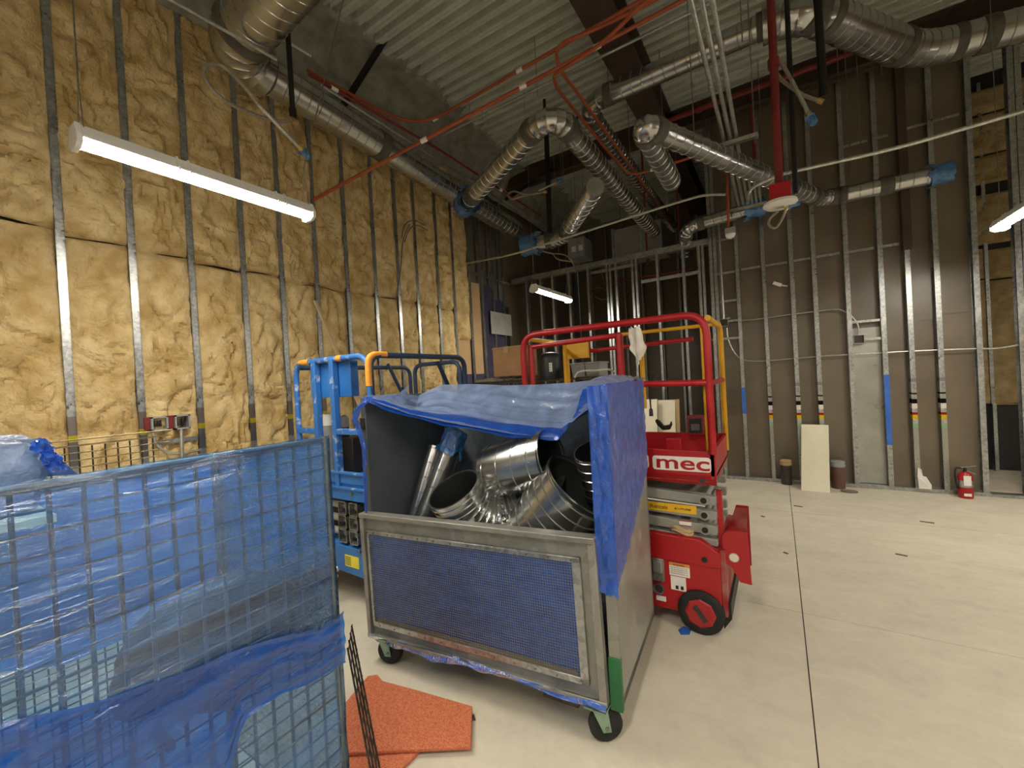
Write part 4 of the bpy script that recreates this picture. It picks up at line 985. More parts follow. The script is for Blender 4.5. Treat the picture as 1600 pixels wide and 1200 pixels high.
rail([(xl+.09, ry1-.2, 1.0), (xl+.09, ry1-.2, zt-.04)], 'lyel', .018)
cbx = obj('control_console', G().box(-.575, -.455, ry1-.16, ry1-.08, 1.13, 1.27), M['red'], lift, bev=.006)
obj('console_face', G().box(-.56, -.475, ry1-.166, ry1-.158, 1.145, 1.25), M['blackp'], cbx, bev=.003)
obj('console_screen', G().box(-.548, -.49, ry1-.17, ry1-.164, 1.165, 1.21), M['screen'], cbx)
gt = obj('gate_hinge', G().box(-.70, -.60, ry1-.3, ry1-.26, .97, 1.12), M['lredm'], lift, bev=.004)
hp = PY(1036, 668, ry1-.28)
obj('joystick_cradle', G().prism([hp+Vector((-.055, 0, .045)), hp+Vector((-.05, 0, .06)), hp+Vector((-.025, 0, .045)), hp+Vector((.0, 0, .012)), hp+Vector((.045, 0, .02)), hp+Vector((.055, 0, .045)), hp+Vector((.06, 0, .02)), hp+Vector((.045, 0, -.015)), hp+Vector((-.005, 0, -.02)), hp+Vector((-.04, 0, .015))], (0, .04, 0)), M['blackp'], gt, bev=.004)
cb = [PY(1022, 585, 3.3), PY(1016, 605, 3.3), PY(1016, 625, 3.3), PY(1017, 640, 3.3)]
cord = obj('control_cord', G().sweep(smoothpath(cb, 6), .006, 7), M['blackp'], lift)
obj('cord_plug', G().sweep([cb[-1]+Vector((0, 0, .01)), cb[-1], cb[-1]-Vector((0, 0, .05))], [.008, .014, .016], 10), M['blackp'], cord)
# rag over the post
def ragf(u, v):
    c = PY(992, 512, ry0-.03); wv = .05+.035*v-.05*max(0, v-.72)/.28*1.2
    x = c.x+.02*v+(u-.5)*2*wv*.62; z = c.z-.235*v*(1-.28*abs(u-.42)*1.6)
    return (x+.012*nz(u*5, v*3), c.y-.012-.03*math.sin(u*9+v*2)*.5-.012*nz(u*4, v*6, 3), z+.012*nz(u*6, v*4, 9))
rg = G().grid(ragf, 22, 28)
o = obj('rag', rg, M['rag']); tag(o, 'white rag hanging from the top rail of the red lift', 'rag')
sm = o.modifiers.new('solid', 'SOLIDIFY'); sm.thickness = .006

# ================================================================== BLUE SCISSOR LIFT
bx0, bx1, by0, by1 = -3.34, -2.43, 1.95, 3.02
bl = thing('scissor_lift', 'blue scissor lift with paint-worn rails by the glass-wool wall', 'scissor lift', ((bx0+bx1)/2, (by0+by1)/2, 0))
zt = 1.84
def br(pts, m, r=.022, bend=.1, name='guard_rail'): return rail(pts, m, r, bend, name, bl)
br([(bx0, by0, .88), (bx0, by0, zt), (bx1, by0, zt), (bx1, by0, .88)], 'lbluew', .022, .13)
br([(bx0+.07, by0, zt), (bx0+.2, by0, zt)], 'lorange', .0235)
br([(bx0+.56, by0, zt), (bx0+.62, by0, zt)], 'lorange', .0235)
xm1, xm2 = PY(494, 600, by0).x, PY(522, 600, by0).x
for x in (xm1, xm2):
    obj('middle_post', G().box(x-.024, x+.024, by0-.024, by0+.024, .88, zt), M['lbluew'], bl, bev=.003)
obj('manual_box', G().box(PY(480, 600, by0).x, PY(543, 600, by0).x, by0+.03, by0+.1, 1.55, zt-.015), M['lblue'], bl, bev=.004)
for a, b in ((bx0, xm1), (xm2, bx1)): obj('mid_rail', G().box(a, b, by0-.02, by0+.02, 1.27, 1.312), M['lbluew'], bl, bev=.003)
br([(bx1, by0+.015, .9), (bx1, by0+.015, zt), (bx1, by1, zt), (bx1, by1, .9)], 'lnavy', .022, .1)
br([(bx1-.001, by0-.002, 1.62), (bx1-.001, by0-.002, zt+.004), (bx1, by0+.16, zt+.004)], 'lorange', .024, .12, 'taped_corner')
ya, yb_, yc_ = PX(641, 590, bx0).y, PX(648, 590, bx0).y, PX(690, 566, bx0).y
br([(bx0, by0, zt-.035), (bx0, ya, zt-.035), (bx0, ya, .9)], 'lnavy', .02, .1)
xC = PY(649, 600, by1-.03).x; zC = PY(690, 567, by1-.03).z
br([(xC, by1-.03, .9), (xC, by1-.03, zC), (bx1-.03, by1-.03, zC), (bx1-.03, by1-.03, .9)], 'lnavy', .02, .1)
br([PX(606, 569, bx0+.03), PX(632, 622, bx0+.03)], 'lnavy', .018)
br([PX(684, 566, bx1+.02), PX(702, 606, bx1+.02)], 'lnavy', .018)
obj('deck_frame', G().box(bx0, bx1+.01, by0-.01, by0+.03, .90, .985), M['lblue'], bl, bev=.004)
obj('deck_ledge', G().box(bx0, bx1+.01, by0-.03, by0+.0, .975, .99), M['lbluew'], bl, bev=.002)
obj('lower_beam', G().box(bx0, bx1+.02, by0-.02, by1, .78, .87), M['lblue'], bl, bev=.004)
obj('beam_ledge', G().box(bx0, bx1+.02, by0-.035, by0-.01, .865, .88), M['lbluew'], bl, bev=.002)
obj('platform_deck', G().box(bx0, bx1, by0, by1, .87, .9), M['lblue'], bl)
obj('side_skirt', G().box(bx1-.01, bx1+.01, by0, by1, .87, 1.0), M['lblue'], bl, bev=.003)
ci = 0
for z in (.715, .61, .505):
    obj('scissor_arm', G().tube([(bx0+.08, by0+.05, z), (bx1-.22, by0+.05, z)], .028, 14), M['lgray'], bl)
    obj('scissor_arm', G().box(bx1-.16, bx1-.1, by0+.05, by1, z-.04, z+.04), M['blackp'], bl)
    for x in (PY(539, 810, by0).x, PY(556, 810, by0).x):
        g = G(); h = .05; w2 = .048; t_ = .006
        xx = x-.012+.006*(2-ci)
        g.box(xx-w2, xx+w2, by0-.02, by0+.16, z+h-t_, z+h).box(xx-w2, xx+w2, by0-.02, by0+.16, z-h, z-h+t_).box(xx-w2, xx-w2+t_, by0-.02, by0+.16, z-h, z+h).box(xx+w2-t_, xx+w2, by0-.02, by0+.16, z-h, z+h)
        a_ = obj('arm_end_tube', g, M['stud'], bl, smooth=False)
        obj('tube_recess', G().box(xx-w2+t_, xx+w2-t_, by0+.08, by0+.1, z-h+t_, z+h-t_), M['blackp'], a_)
    ci += 1
chb = obj('chassis', G().prism([(bx0, by0-.02, .25), (bx1+.03, by0-.02, .215), (bx1+.03, by0-.02, .425), (bx0, by0-.02, .44)], (0, by1-by0, 0)), M['lblue'], bl, bev=.006)
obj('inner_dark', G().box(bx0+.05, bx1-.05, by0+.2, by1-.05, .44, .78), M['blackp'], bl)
obj('underbody', G().box(bx0+.08, bx1-.12, by0+.06, by1-.1, .12, .26), M['iron'], bl)
ys = obj('notice_sticker', G().box(PY(544, 880, by0).x, PY(565, 880, by0).x, by0-.024, by0-.019, .285, .37), M['paleyel'], chb)
for k in range(5): text('notice_print', 'Keep hands clear', .012, (PY(544, 880, by0).x+.008, by0-.0245, .352-.014*k), (1, 0, 0), (0, 0, 1), M['ink'], ys, .0004, sx=.75)
for px, py in ((550, 772), (563, 862)): 
    q = PY(px, py, by0-.02); obj('bolt_head', G().disc(q, (0, -1, 0), .014, .01, 6), M['bolt'], bl)
tl = PY(526, 893, by0-.05)
obj('tie_down_loop', G().sweep([tl+Vector((.05*math.cos(a*.35), -.02, .045*math.sin(a*.35)+.02*math.cos(a*.35))) for a in range(17)], .009, 8), M['conduit'], chb)
for x, y in ((bx1-.02, by0+.1), (bx0+.1, by0+.1), (bx1-.02, by1-.15), (bx0+.1, by1-.15)):
    g = G(); pr_ = [(-.05, .1), (-.05, .12), (-.04, .128), (.04, .128), (.05, .12), (.05, .1)]
    g.sweep([(x+a, y, .128) for a, b in pr_], [b for a, b in pr_], 28)
    wo = obj('wheel', g, M['wheelw'], bl); obj('hub', G().sweep([(x-.055, y, .128), (x+.055, y, .128)], .07, 16), M['lblue'], wo)
obj('wheel_fork', G().box(bx1-.1, bx1-.072, by0+.02, by0+.18, .1, .26), M['lbluew'], bl, bev=.004)
# things standing on and behind the blue lift
def tank(px, y0_, yb2, rpx, dep, label, m, m2, name='gas_cylinder'):
    a = PD(px, y0_, dep); r_ = rpx*dep/FPX; zb = 0.9
    t = thing(name, label, 'cylinder', (a.x, a.y, zb))
    obj('shell', G().sweep([(a.x, a.y, zb), (a.x, a.y, a.z-.06), (a.x, a.y, a.z-.02), (a.x, a.y, a.z)], [r_, r_, r_*.85, r_*.45], 20), M[m], t)
    obj('cap', G().sweep([(a.x, a.y, a.z-.1), (a.x, a.y, a.z-.03), (a.x, a.y, a.z-.005)], [r_*1.03, r_*1.03, r_*.8], 20), M[m2], t)
    return t
tank(512, 646, 700, 9, 3.55, 'grey cylinder with a pale cap standing on the blue lift', 'plast', 'white')
tank(538, 649, 720, 6, 3.6, 'slim black tube standing on the blue lift', 'blackp', 'plast', 'black_tube')
o = obj('toolbox', G().box(-3.2, -3.0, 2.2, 2.45, .9, 1.2), M['blackp'], bev=.01); tag(o, 'black case standing at the left inside the blue lift', 'case')
a, b = PX(492, 470, XL+.07), PX(573, 660, -3.62)
b = a+(b-a)*((a.z-.9)/(a.z-b.z))
o = obj('stick', G().bar(a, b, .035, .02), M['wood']); tag(o, 'pale stick leaning on the glass wool behind the blue lift', 'stick')

# ================================================================== FILM-WRAPPED WIRE CART, NEAR LEFT
wx = -1.2; zt = 1.452; ye = .778; yp = .0485
wc = thing('wire_cart', 'tall wire cart wrapped in blue film at the near left', 'cart', (wx-.4, .2, 0))
wv = G.mesh(G().tube([(0, 0, .2), (0, 0, zt)], .0046, 6), 'wire'); wv.materials.append(M['wire'])
for i in range(-12, 14): inst('wire', wv, wc, (wx, .145+yp*i, 0))
wh = G.mesh(G().tube([(0, -.48, 0), (0, ye, 0)], .0028, 5), 'wire'); wh.materials.append(M['wire'])
for i in range(30): inst('wire', wh, wc, (wx+.006, 0, zt-.008-.0415*i))
for x, y in ((wx, -.48), (wx, ye), (-1.92, -.48), (-1.92, ye-.02)):
    obj('corner_post', G().tube([(x, y, .1), (x, y, zt if x > -1.5 else 1.34)], .009, 8), M['wire'], wc)
obj('top_rod', G().tube([(wx, -.48, zt), (wx, ye, zt), (-1.92, ye-.02, 1.34), (-1.92, -.48, 1.34), (wx, -.48, zt)], .007, 8), M['wire'], wc)
g = G()
for i in range(16): g.tube([(-1.92, -.45+.08*i, .24), (wx, -.45+.08*i, .24)], .003, 5)
for i in range(9): g.tube([(wx-.09*i, -.48, .236), (wx-.09*i, ye, .236)], .003, 5)
o = obj('wire_deck', g, M['wire'], wc); o['kind'] = 'stuff'
for x in (wx-.1, -1.82):
    for y in (-.38, ye-.1):
        k = obj('caster', G().sweep([(x-.02, y, .06), (x+.02, y, .06)], .06, 18), M['rubber'], wc)
        obj('fork', G().box(x-.026, x+.026, y-.02, y+.02, .06, .14), M['bolt'], k)
def nearf(u, v):
    y = -.52+(ye+.012+.52)*u; z = .12+(zt+.012-.12)*v
    off = .012+.006*nz(y*5, z*9, 1)+.004*nz(y*3+z*14, z*22-y*8, 4)
    s_ = z-.22*y; off += .0035*max(0, 1-7*abs(nz(y*1.6, s_*17, 2.)))*max(0, nz(y*2.3, z*2.1, 7)+.35)
    wob = .011*(1-abs(math.sin(math.pi*(y-.145)/yp)))
    x = wx+off-.004*wob
    if u > .985: x -= .03
    return (x, y, z+.01*nz(y*4, 7)*(v > .97))
f1 = obj('film_front', G().grid(nearf, 110, 230), M['filmN'], wc)
def T(y, pts):
    for i in range(len(pts)-1):
        if y <= pts[i+1][0]: q = (y-pts[i][0])/(pts[i+1][0]-pts[i][0]); return pts[i][1]*(1-q)+pts[i+1][1]*q
    return pts[-1][1]
nx = wx+.022
def yz(px, py, x=nx): p = PX(px, py, x); return (p.y, p.z)
top_ = [(-.52, yz(0, 1120)[1]-.12), yz(0, 1132), yz(190, 1085), yz(330, 1035), yz(420, 1000), yz(500, 985), (ye+.02, yz(520, 960)[1])]
bot_ = [(-.52, .12), yz(0, 1300), (yz(250, 1230)[0], .3), yz(380, 1130), yz(440, 1082), yz(500, 1060), (ye+.02, yz(545, 1035)[1])]
def bandf(u, v):
    y = -.52+(ye+.018+.52)*u; a = T(y, bot_); b = T(y, top_); z = a+(b-a)*v
    return (nx+.006*nz(y*6, z*15, 2)+.006*math.sin(v*22+y*5)*.5, y, z+.012*nz(y*7, v*3))
obj('film_second_layer', G().grid(bandf, 90, 26), M['filmD'], wc)
def endf(u, v):
    x = wx+.01-.72*u; z = .2+(zt+.01-.118*u-.2)*v
    return (x, ye+.012-.02*u+.006*nz(x*7, z*9, 3), z)
obj('film_end', G().grid(endf, 30, 40), M['filmN'], wc)
fx = -1.93
def yzf(px, py): p = PX(px, py, fx); return (p.y, p.z)
fb = [(-.52, yzf(0, 1050)[1]), yzf(0, 1050), yzf(100, 1040), yzf(190, 1000), yzf(290, 962), yzf(365, 930), yzf(413, 888), yzf(475, 877), (ye+.02, yzf(505, 866)[1])]
def farf(u, v):
    y = -.52+(ye+.5)*u; a = T(y, fb); z = a+(1.345-a)*v
    return (fx+.012*nz(y*5, z*6, 3), y, z)
obj('film_far_side', G().grid(farf, 60, 40), M['filmF'], wc)
# what stands inside the cart
def lump(dv):
    return 1+.16*nz(dv.x*1.7+3, dv.y*1.7, dv.z*1.9)+.06*nz(dv.x*5, dv.y*5, dv.z*5+2)-.12*max(0, -dv.y)*abs(dv.z)
q = PX(335, 985, -1.58)
o = obj('black_bag', G().ball((q.x, q.y+.0, q.z-.03), .17, .25, .19, 36, 22, lump), M['bag']); tag(o, 'dark bulging bag inside the film-wrapped wire cart', 'bag')
# pale bag of film at the far left, behind the cart
q = PX(20, 735, -1.62)
t = thing('film_bundle', 'pale blue bundle of plastic film at the left edge', 'plastic film', q)
def lump2(dv): return 1+.12*nz(dv.x*2+7, dv.y*2, dv.z*2)+.07*nz(dv.x*6, dv.y*6, dv.z*6+5)
def boxy(dv):
    m_ = max(abs(dv.x), abs(dv.y), abs(dv.z)); return (.55/m_+.45)*lump2(dv)*.86
obj('bundle', G().ball((-1.72, .02, 1.425), .09, .30, .125, 44, 26, boxy), M['filmL'], t)
obj('sheet_core', G().ball((-1.72, .0, 1.415), .075, .27, .105, 24, 14, boxy), M['white'], t)
def fringe(u, v):
    a = PX(62, 692, -1.63); b = PX(92, 738, -1.63); p = a*(1-u)+b*u
    return p+Vector((.012*math.sin(v*9+u*20), .035*(v-.5)+.012*nz(u*9, v*5), .01*math.sin(v*3.1)+.01*nz(u*12, v*7, 4)))
obj('ragged_edge', G().grid(fringe, 40, 16), M['filmB'], t)
p_ = [PX(70, 695, -1.9), PX(122, 742, -1.9), PX(60, 745, -1.9)]
obj('dark_flap', G().prism(p_, (-.004, 0, 0)), M['filmD'], t)
obj('support_slab', G().box(-1.85, -1.60, -.2, .27, 1.30, 1.32), M['wht'], t)
for yy in (-.15, .0): obj('support_leg', G().box(-1.73, -1.715, yy-.008, yy+.008, 0, 1.3), M['wht'], t)
# bare wire panel standing farther back
t = thing('wire_screen', 'bare tan wire panel standing behind the film-wrapped cart', 'wire panel', (-2.5, .5, 0))
wv2 = G.mesh(G().tube([(0, 0, .03), (0, 0, 1.425)], .0032, 5), 'wire'); wv2.materials.append(M['wireb'])
y00 = .745
for i in range(17): inst('wire', wv2, t, (-2.5, y00-.0413*i, 0))
wh2 = G.mesh(G().tube([(0, 0, 0), (0, y00-.0, 0)], .0026, 5), 'wire'); wh2.materials.append(M['wiret'])
for i in range(44): inst('wire', wh2, t, (-2.496, .06, 1.43-.031*i), (1, .94 if i > 1 else 1.0, 1))
for z in (1.455, 1.43): obj('top_wire', G().tube([(-2.494, .05, z), (-2.494, .82, z+.0)], .0032, 6), M['wiret'], t)
for s in (0, 1): obj('foot', G().box(-2.6, -2.4, .1+.6*s, .13+.6*s, 0, .035), M['wireb'], t)
# rusty wire panel edge-on, right of the film
t = thing('wire_screen', 'rusty wire panel seen edge-on beside the orange foam', 'wire panel', (-1.5, 1.0, 0))
A = PY(543, 1012, 1.0); zt2 = A.z; d = Vector((-.76, .65, 0)).normalized(); n_ = Vector((d.y, -d.x, 0))
Bt = PY(577, 1192, .93); base = Vector((Bt.x, Bt.y, 0)) - Vector((0, 0, 0)); lean = Vector((A.x, A.y, 0))-Vector((Bt.x, Bt.y, 0)); lean *= zt2/(zt2-Bt.z)
base = Vector((A.x, A.y, 0))-lean
def wpt(s, z): return base+lean*(z/zt2)+d*s+Vector((0, 0, z))
for i in range(4): obj('wire', G().tube([wpt(.06*i, .01), wpt(.06*i, zt2-.003*i)], .004, 6), M['wireb'], t)
for i in range(14):
    z = .03+.042*i
    if z < zt2: obj('wire', G().tube([wpt(-.012, z), wpt(.2, z)], .0026, 5), M['wireb'], t)
# orange foam pieces
def flat(name, pts, z, h, m, label, cat):
    g = G().prism([PZ(a, b, z) for a, b in pts], (0, 0, h)); o = obj(name, g, M[m], smooth=False, bev=.004); tag(o, label, cat); return o
flat('foam_sheet', [(575, 1060), (590, 1058), (598, 1068), (660, 1085), (738, 1108), (736, 1172), (655, 1176), (540, 1182), (500, 1150)], .02, .016, 'mat', 'upper orange foam sheet with a cut corner on the floor', 'foam sheet')
flat('foam_sheet', [(540, 1120), (665, 1165), (652, 1182), (618, 1216), (500, 1216)], .002, .016, 'mat', 'lower orange foam piece under the cut-corner sheet', 'foam sheet')

# ================================================================== THINGS ALONG THE WALLS AND BEHIND THE LIFTS
ky = 3.75
rk = thing('wire_rack', 'dark wire rack with boxes on top behind the lifts', 'rack', (-2.15, 4.0, 0))
kx0, kx1, kz = PY(735, 595, ky).x, PY(948, 590, ky).x, 1.60
for x in (kx0, kx1):
    for y in (ky, ky+.55): obj('corner_post', G().tube([(x, y, 0), (x, y, kz)], .014, 8), M['wireb'], rk)
for y in (ky, ky+.55):
    g = G()
    for i in range(int((kx1-kx0)/.05)): g.tube([(kx0+.05*i, y, .1), (kx0+.05*i, y, kz)], .003, 5)
    for i in range(24): g.tube([(kx0, y, .12+.064*i), (kx1, y, .12+.064*i)], .003, 5)
    o = obj('wire_side', g, M['wireb'], rk); o['kind'] = 'stuff'
g = G()
for i in range(int((kx1-kx0)/.06)): g.box(kx0+.06*i-.004, kx0+.06*i+.004, ky, ky+.55, kz-.012, kz)
for i in range(6): g.box(kx0, kx1, ky+.1*i, ky+.1*i+.008, kz-.024, kz-.012)
o = obj('top_grid', g, M['wireb'], rk); o['kind'] = 'stuff'
for k, (px, ln, an) in enumerate(((765, .36, .05), (780, .42, -.08), (770, .3, .14), (800, .34, .02))):
    q = PY(px, 590, ky+.08+.05*k); c = Vector((q.x, q.y, kz+.016+.012*(k % 2)+.0)); d = Vector((math.cos(an), math.sin(an), 0))
    o = obj('pipe_offcut', G().sweep([c-d*ln/2, c+d*ln/2], .016, 10), M['conduit']); tag(o, 'grey pipe offcut on the wire rack under the cardboard box', 'pipe offcut', 'pipe offcuts on the wire rack')
cb_ = thing('cardboard_box', 'closed cardboard box on the wire rack left of the red lift', 'box', (-2.45, ky+.2, kz))
a, b = PY(769, 541, ky+.02), PY(816, 583, ky+.02)
bz0 = kz+.052
obj('box_body', G().box(a.x, b.x, ky+.02, ky+.36, bz0, 1.965), M['card'], cb_, bev=.006)
obj('lid_flap', G().box(a.x-.004, b.x+.004, ky+.015, ky+.365, 1.945, 1.972), M['card'], cb_, bev=.004)
obj('packing_tape', G().box((a.x+b.x)/2-.03, (a.x+b.x)/2+.03, ky+.013, ky+.366, 1.90, 1.974), M['wood'], cb_)
a, b = PY(833, 553, ky), PY(866, 596, ky)
cn = thing('black_drum', 'black round-topped drum with a white label on the wire rack', 'drum', ((a.x+b.x)/2, ky+.15, kz))
cx = (a.x+b.x)/2; r_ = (b.x-a.x)/2*1.02
obj('drum_shell', G().sweep([(cx, ky+.15, z) for z in (kz, 1.80, 1.84, 1.865, 1.875)], [r_, r_, r_*.93, r_*.7, r_*.3], 24), M['bag'], cn)
q = PY(854, 574, ky+.01)
obj('drum_label', G().box(q.x-.045, q.x+.045, ky+.15-r_*.93, ky+.15-r_*.9, q.z-.045, q.z+.045), M['label'], cn)
for k in range(3): text('label_print', 'HANDLE', .018, (q.x-.036, ky+.15-r_*.931-.0005, q.z+.018-.026*k), (1, 0, 0), (0, 0, 1), M['ink'], cn, .0005)
for k, px in enumerate((912, 934)):
    q = PY(px, 590, ky+.2)
    t = thing('plastic_bin', ('left grey plastic bin on the wire rack by the rag', 'right grey plastic bin on the wire rack by the rag')[k], 'bin', (q.x, ky+.2, kz))
    w2 = .075
    obj('bin_shell', G().prism([(q.x-w2*.85, ky+.08, kz), (q.x+w2*.85, ky+.08, kz), (q.x+w2, ky+.06, kz+.13), (q.x-w2, ky+.06, kz+.13)], (0, .24, 0)), M['plast'], t, bev=.005)
    obj('bin_rim', G().box(q.x-w2-.008, q.x+w2+.008, ky+.05, ky+.32, kz+.125, kz+.14), M['plast'], t, bev=.003)
hs = [PY(898, 590, ky-.02), PY(903, 582, ky-.02), PY(915, 579, ky-.02), PY(930, 579, ky-.02), PY(948, 577, ky-.02), PY(960, 580, ky-.02)]
o = obj('white_hose', G().sweep(smoothpath(hs), .009, 8), M['white']); tag(o, 'white hose lying over the grey plastic bins', 'hose')
# white boards leaning at the alcove
for k, (xa, xb, yy, lab) in enumerate(((-1.73, -1.53, 6.20, 'left white board leaning by the alcove behind the red lift'), (-1.535, -1.29, 6.28, 'right white board leaning by the alcove behind the red lift'))):
    g = G().prism([(xa, yy, 0), (xb, yy, 0), (xb, yy+.22, 1.2-.02*k), (xa, yy+.22, 1.2-.02*k)], (0, .03, .004)); o = obj('white_board', g, M['wht'], smooth=False); tag(o, lab, 'board')
o = obj('timber_edge', G().prism([(-1.285, 6.34, 0), (-1.235, 6.34, 0), (-1.235, 6.5, 1.19), (-1.285, 6.5, 1.19)], (0, .04, 0)), M['wedge'], smooth=False); tag(o, 'narrow brown-edged board beside the white boards', 'board')
# loose board before the back wall
a, b, c, d = PZ(1252, 766, 0), PZ(1297, 770, 0), Vector((.535, 6.745, .80)), Vector((.245, 6.745, .805))
n_ = (b-a).cross(d-a).normalized()
o = obj('leaning_board', G().prism([a, b, c, d], -n_*.012 if n_.y < 0 else n_*.012), M['wht'], smooth=False); tag(o, 'white rectangular board leaning against the back wall studs', 'board')
# floor stubs
def stub(px, py, r_, h, m, label, capm):
    q = PZ(px, py, 0); q.y = min(q.y, YB-.02-r_)
    t = thing('pipe_stub', label, 'pipe', q)
    obj('stub_pipe', G().sweep([q, q+Vector((0, 0, h*.8))], r_, 20), M[m], t)
    obj('stub_cap', G().sweep([q+Vector((0, 0, h*k)) for k in (.78, .8, .88, .89, .97, 1)], [r_*1.0, r_*1.12, r_*1.12, r_*1.05, r_*1.1, r_*.9], 20), M[capm], t)
stub(1229, 752, .062, .33, 'iron', 'black pipe stub with tan cap left of the leaning board', 'wedge')
stub(1309, 760, .072, .35, 'pvc', 'brown pipe stub with pale cap right of the leaning board', 'plast')
q = PZ(1327, 769, 0)
o = obj('floor_rag', G().ball((q.x, q.y, .012), .09, .05, .016, 20, 10, lump), M['dust']); tag(o, 'flat grey scrap on the floor beside the brown stub', 'scrap')
# fire extinguisher
q = PZ(1500, 771, 0); q.y = 6.66
fe = thing('fire_extinguisher', 'red fire extinguisher on the floor at the end of the wall', 'extinguisher', q)
r_ = .062
obj('cylinder', G().sweep([q+Vector((0, 0, z)) for z in (0, .01, .245, .275, .295)], [r_*.95, r_, r_, r_*.75, r_*.35], 24), M['lredm'], fe)
obj('silver_band', G().sweep([q+Vector((0, 0, z)) for z in (.125, .126, .20, .201)], [r_, r_+.0012, r_+.0012, r_], 24, False), M['stud'], fe)
obj('paper_tag', G().box(q.x-.03, q.x+.03, q.y-r_-.008, q.y-r_-.005, .15, .26), M['label'], fe)
obj('print_patch', G().box(q.x-.03, q.x+.03, q.y-r_-.003, q.y-r_+.002, .03, .06), M['label'], fe)
v_ = obj('valve', G().sweep([q+Vector((0, 0, .29)), q+Vector((0, 0, .34))], .016, 10), M['blackp'], fe)
obj('carry_handle', G().bar(q+Vector((-.04, 0, .335)), q+Vector((.09, 0, .365)), .016, .008), M['stud'], v_)
obj('squeeze_lever', G().bar(q+Vector((-.02, 0, .325)), q+Vector((.085, 0, .27)), .014, .007), M['stud'], v_)
obj('hose', G().sweep(smoothpath([q+Vector((-.016, 0, .33)), q+Vector((-.07, -.01, .33)), q+Vector((-.085, -.02, .25)), q+Vector((-.07, -.02, .1))]), .009, 8), M['blackp'], fe)
# paper scrap by the stud
q = PZ(1432, 763, 0); q.y = 6.74
o = obj('paper_scrap', G().prism([(q.x-.02, q.y, .05), (q.x+.085, q.y-.01, .05), (q.x+.09, q.y, .1), (q.x+.05, q.y+.01, .19), (q.x+.02, q.y+.01, .20), (q.x+.01, q.y, .28), (q.x-.02, q.y+.01, .30), (q.x-.03, q.y, .2)], (0, .004, 0)), M['white'], smooth=False); tag(o, 'torn white paper standing at the foot of a stud', 'paper')
# junction boxes and cable on the back wall
def jbox(px, py, y, s, label, wall=None):
    q = PY(px, py, y); t = thing('junction_box', label, 'junction box', q)
    g = G().box(q.x-s, q.x+s, y+.02, y+.045, q.z-s, q.z+s)
    for a in ((-s, -s+.006, -s, s), (s-.006, s, -s, s), (-s, s, -s, -s+.006), (-s, s, s-.006, s)): g.box(q.x+a[0], q.x+a[1], y-.01, y+.03, q.z+a[2], q.z+a[3])
    obj('box_shell', g, M['stud'], t, smooth=False)
    obj('box_inside', G().box(q.x-s+.008, q.x+s-.008, y+.015, y+.02, q.z-s+.008, q.z+s-.008), M['iron'], t)
    for k in (-1, 1): obj('mounting_ear', G().box(q.x+k*s*1.0-.01, q.x+k*s*1.0+.02*k+.01, y-.012, y-.008, q.z+s-.01, q.z+s+.012), M['stud'], t)
    return q
yb3 = YB+.02
jbox(1131, 504, yb3-.05, .055, 'small open steel box at the end of the vertical conduit')
jbox(1342, 530, yb3, .055, 'small open steel box between the bright studs')
def cable(pts, label, r_=.009, y=YB+.03, m='conduit'):
    o = obj('armoured_cable', G().sweep(smoothpath([PY(a, b, y) for a, b in pts], 5), r_, 8), M[m]); tag(o, label, 'cable'); return o
cable([(1140, 502), (1180, 499), (1230, 492), (1270, 487), (1305, 483), (1318, 486), (1330, 494), (1340, 507), (1342, 523)], 'upper cable run from the left box to the right box')
cable([(1136, 512), (1138, 530), (1147, 550), (1162, 562), (1190, 564), (1240, 560), (1290, 556), (1350, 553), (1420, 549), (1520, 545), (1560, 544), (1620, 534)], 'lower cable running through the studs to the right edge')
t = pipe('steel_conduit', 'vertical conduit dropping to the left junction box', 'conduit', [PY(1122, 330, YB-.03), PY(1131, 498, YB-.03)], .012, 'conduit', 0)
q = PY(1216, 444, YB+.08)
t = thing('dangling_tag', 'small pale fitting stuck on the board between two studs', 'fitting', q)
obj('fitting_body', G().bar(PY(1208, 442, YB+.07), PY(1221, 446, YB+.07), .05, .045), M['white'], t, bev=.004)
obj('fitting_tip', G().bar(PY(1221, 446, YB+.07), PY(1231, 447, YB+.07), .02, .02), M['rag'], t)
# electrical boxes on the left wall
def lbox(px0, px1, py0, py1, label):
    a, b = PX(px0, py0, XL+.03), PX(px1, py1, XL+.03); t = thing('switch_box', label, 'electrical box', a)
    y0, y1, z1, z0 = a.y, b.y, a.z, b.z
    g = G().box(XL-.05, XL-.02, y0, y1, z0, z1)
    f_ = .012
    for q in ((y0, y0+f_, z0, z1), (y1-f_, y1, z0, z1), (y0, y1, z0, z0+f_), (y0, y1, z1-f_, z1)): g.box(XL-.05, XL+.045, *q)
    obj('box_shell', g, M['plast'], t, smooth=False)
    obj('box_inside', G().box(XL-.02, XL-.015, y0+f_, y1-f_, z0+f_, z1-f_), M['iron'], t)
    for k in range(3): obj('device', G().box(XL-.015, XL+.02, y0+.02+(y1-y0-.05)*k/3, y0+.02+(y1-y0-.05)*(k+.7)/3, z0+.03, z1-.03), M['bag'], t, bev=.004)
    obj('red_seal', G().box(XL-.04, XL+.02, y0-.035, y0, z0+.01, z1+.0), M['red'], t, bev=.003)
lbox(235, 263, 652, 671, 'wide electrical box beside the coded stud on the glass wool')
lbox(272, 297, 649, 669, 'narrow electrical box right of the wide box on the glass wool')
o = obj('box_bracket', G().bar(PX(248, 692, XL+.012), PX(309, 684, XL+.012), .006, .035), M['stud']); tag(o, 'flat steel bracket under the two electrical boxes', 'bracket')
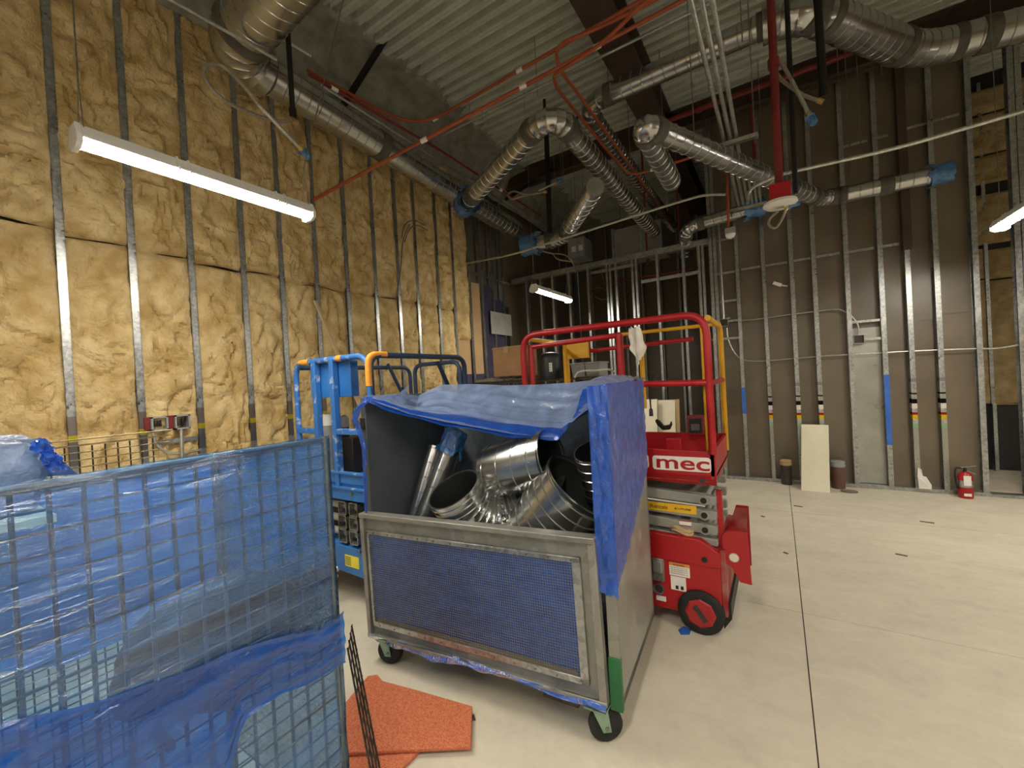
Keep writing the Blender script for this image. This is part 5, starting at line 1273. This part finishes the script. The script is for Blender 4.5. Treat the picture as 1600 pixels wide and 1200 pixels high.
pipe('steel_conduit', 'short vertical conduit under the narrow electrical box', 'conduit', [PX(283, 668, XL+.03), PX(285, 722, XL+.03)], .013, 'conduit', 0)
pipe('steel_conduit', 'curved conduit sweeping below the electrical boxes', 'conduit', [PX(239, 676, XL+.025), PX(243, 692, XL+.025), PX(258, 708, XL+.025), PX(285, 709, XL+.025), PX(312, 703, XL+.025)], .011, 'conduit', .05)
# bunch of cables high on the left wall
cpts = [[(628, 372), (632, 352), (646, 344), (664, 352)], [(632, 378), (640, 358), (652, 352), (668, 360)], [(618, 470), (626, 420), (630, 376), (640, 350)]]
t = thing('cable_bundle', 'thin cables looping from the glass wool below the big duct', 'cable', PX(632, 372, XL+.06))
for c_ in cpts: obj('cable', G().sweep(smoothpath([PX(a, b, XL+.07) for a, b in c_], 5), .008, 6), M['dust'], t)
t = thing('cable_bundle', 'grey cables looping between the alcove studs', 'cable', PY(935, 450, YB+.15))
for c_ in ([(926, 452), (940, 450), (958, 462), (972, 470)], [(928, 462), (940, 468), (955, 464)], [(944, 412), (940, 425), (946, 445)]): obj('cable', G().sweep(smoothpath([PY(a, b, YB+.15) for a, b in c_], 5), .009, 6), M['dust'], t)
# small litter on the floor
q = [PZ(a, b, 0) for a, b in ((1060, 985), (1068, 980), (1080, 985), (1077, 992), (1064, 992))]
o = obj('tape_scrap', G().prism(q, (0, 0, .006)), M['blueband'], smooth=False); tag(o, 'crumpled blue tape scrap beside the red lift wheel', 'scrap')
for k, (px, py, L_, lab) in enumerate(((1408, 867, .07, 'brown wood splinter in the middle of the open floor'), (1247, 791, .08, 'dark splinter near the far floor joint'), (1192, 807, .035, 'small dark crumb left of the floor joint'), (1448, 816, .1, 'long brown stain-like offcut far right on the floor'), (602, 1071, .05, 'bent wire bit beside the orange foam'), (1228, 864, .03, 'tiny dark crumb by the long floor joint'), (742, 1120, .025, 'small screw at the corner of the orange foam'))):
    q = PZ(px, py, 0); o = obj('debris', G().bar(q+Vector((-L_/2, 0, .004)), q+Vector((L_/2, -.02, .004)), .012, .007), M['pvc']); tag(o, lab, 'debris')
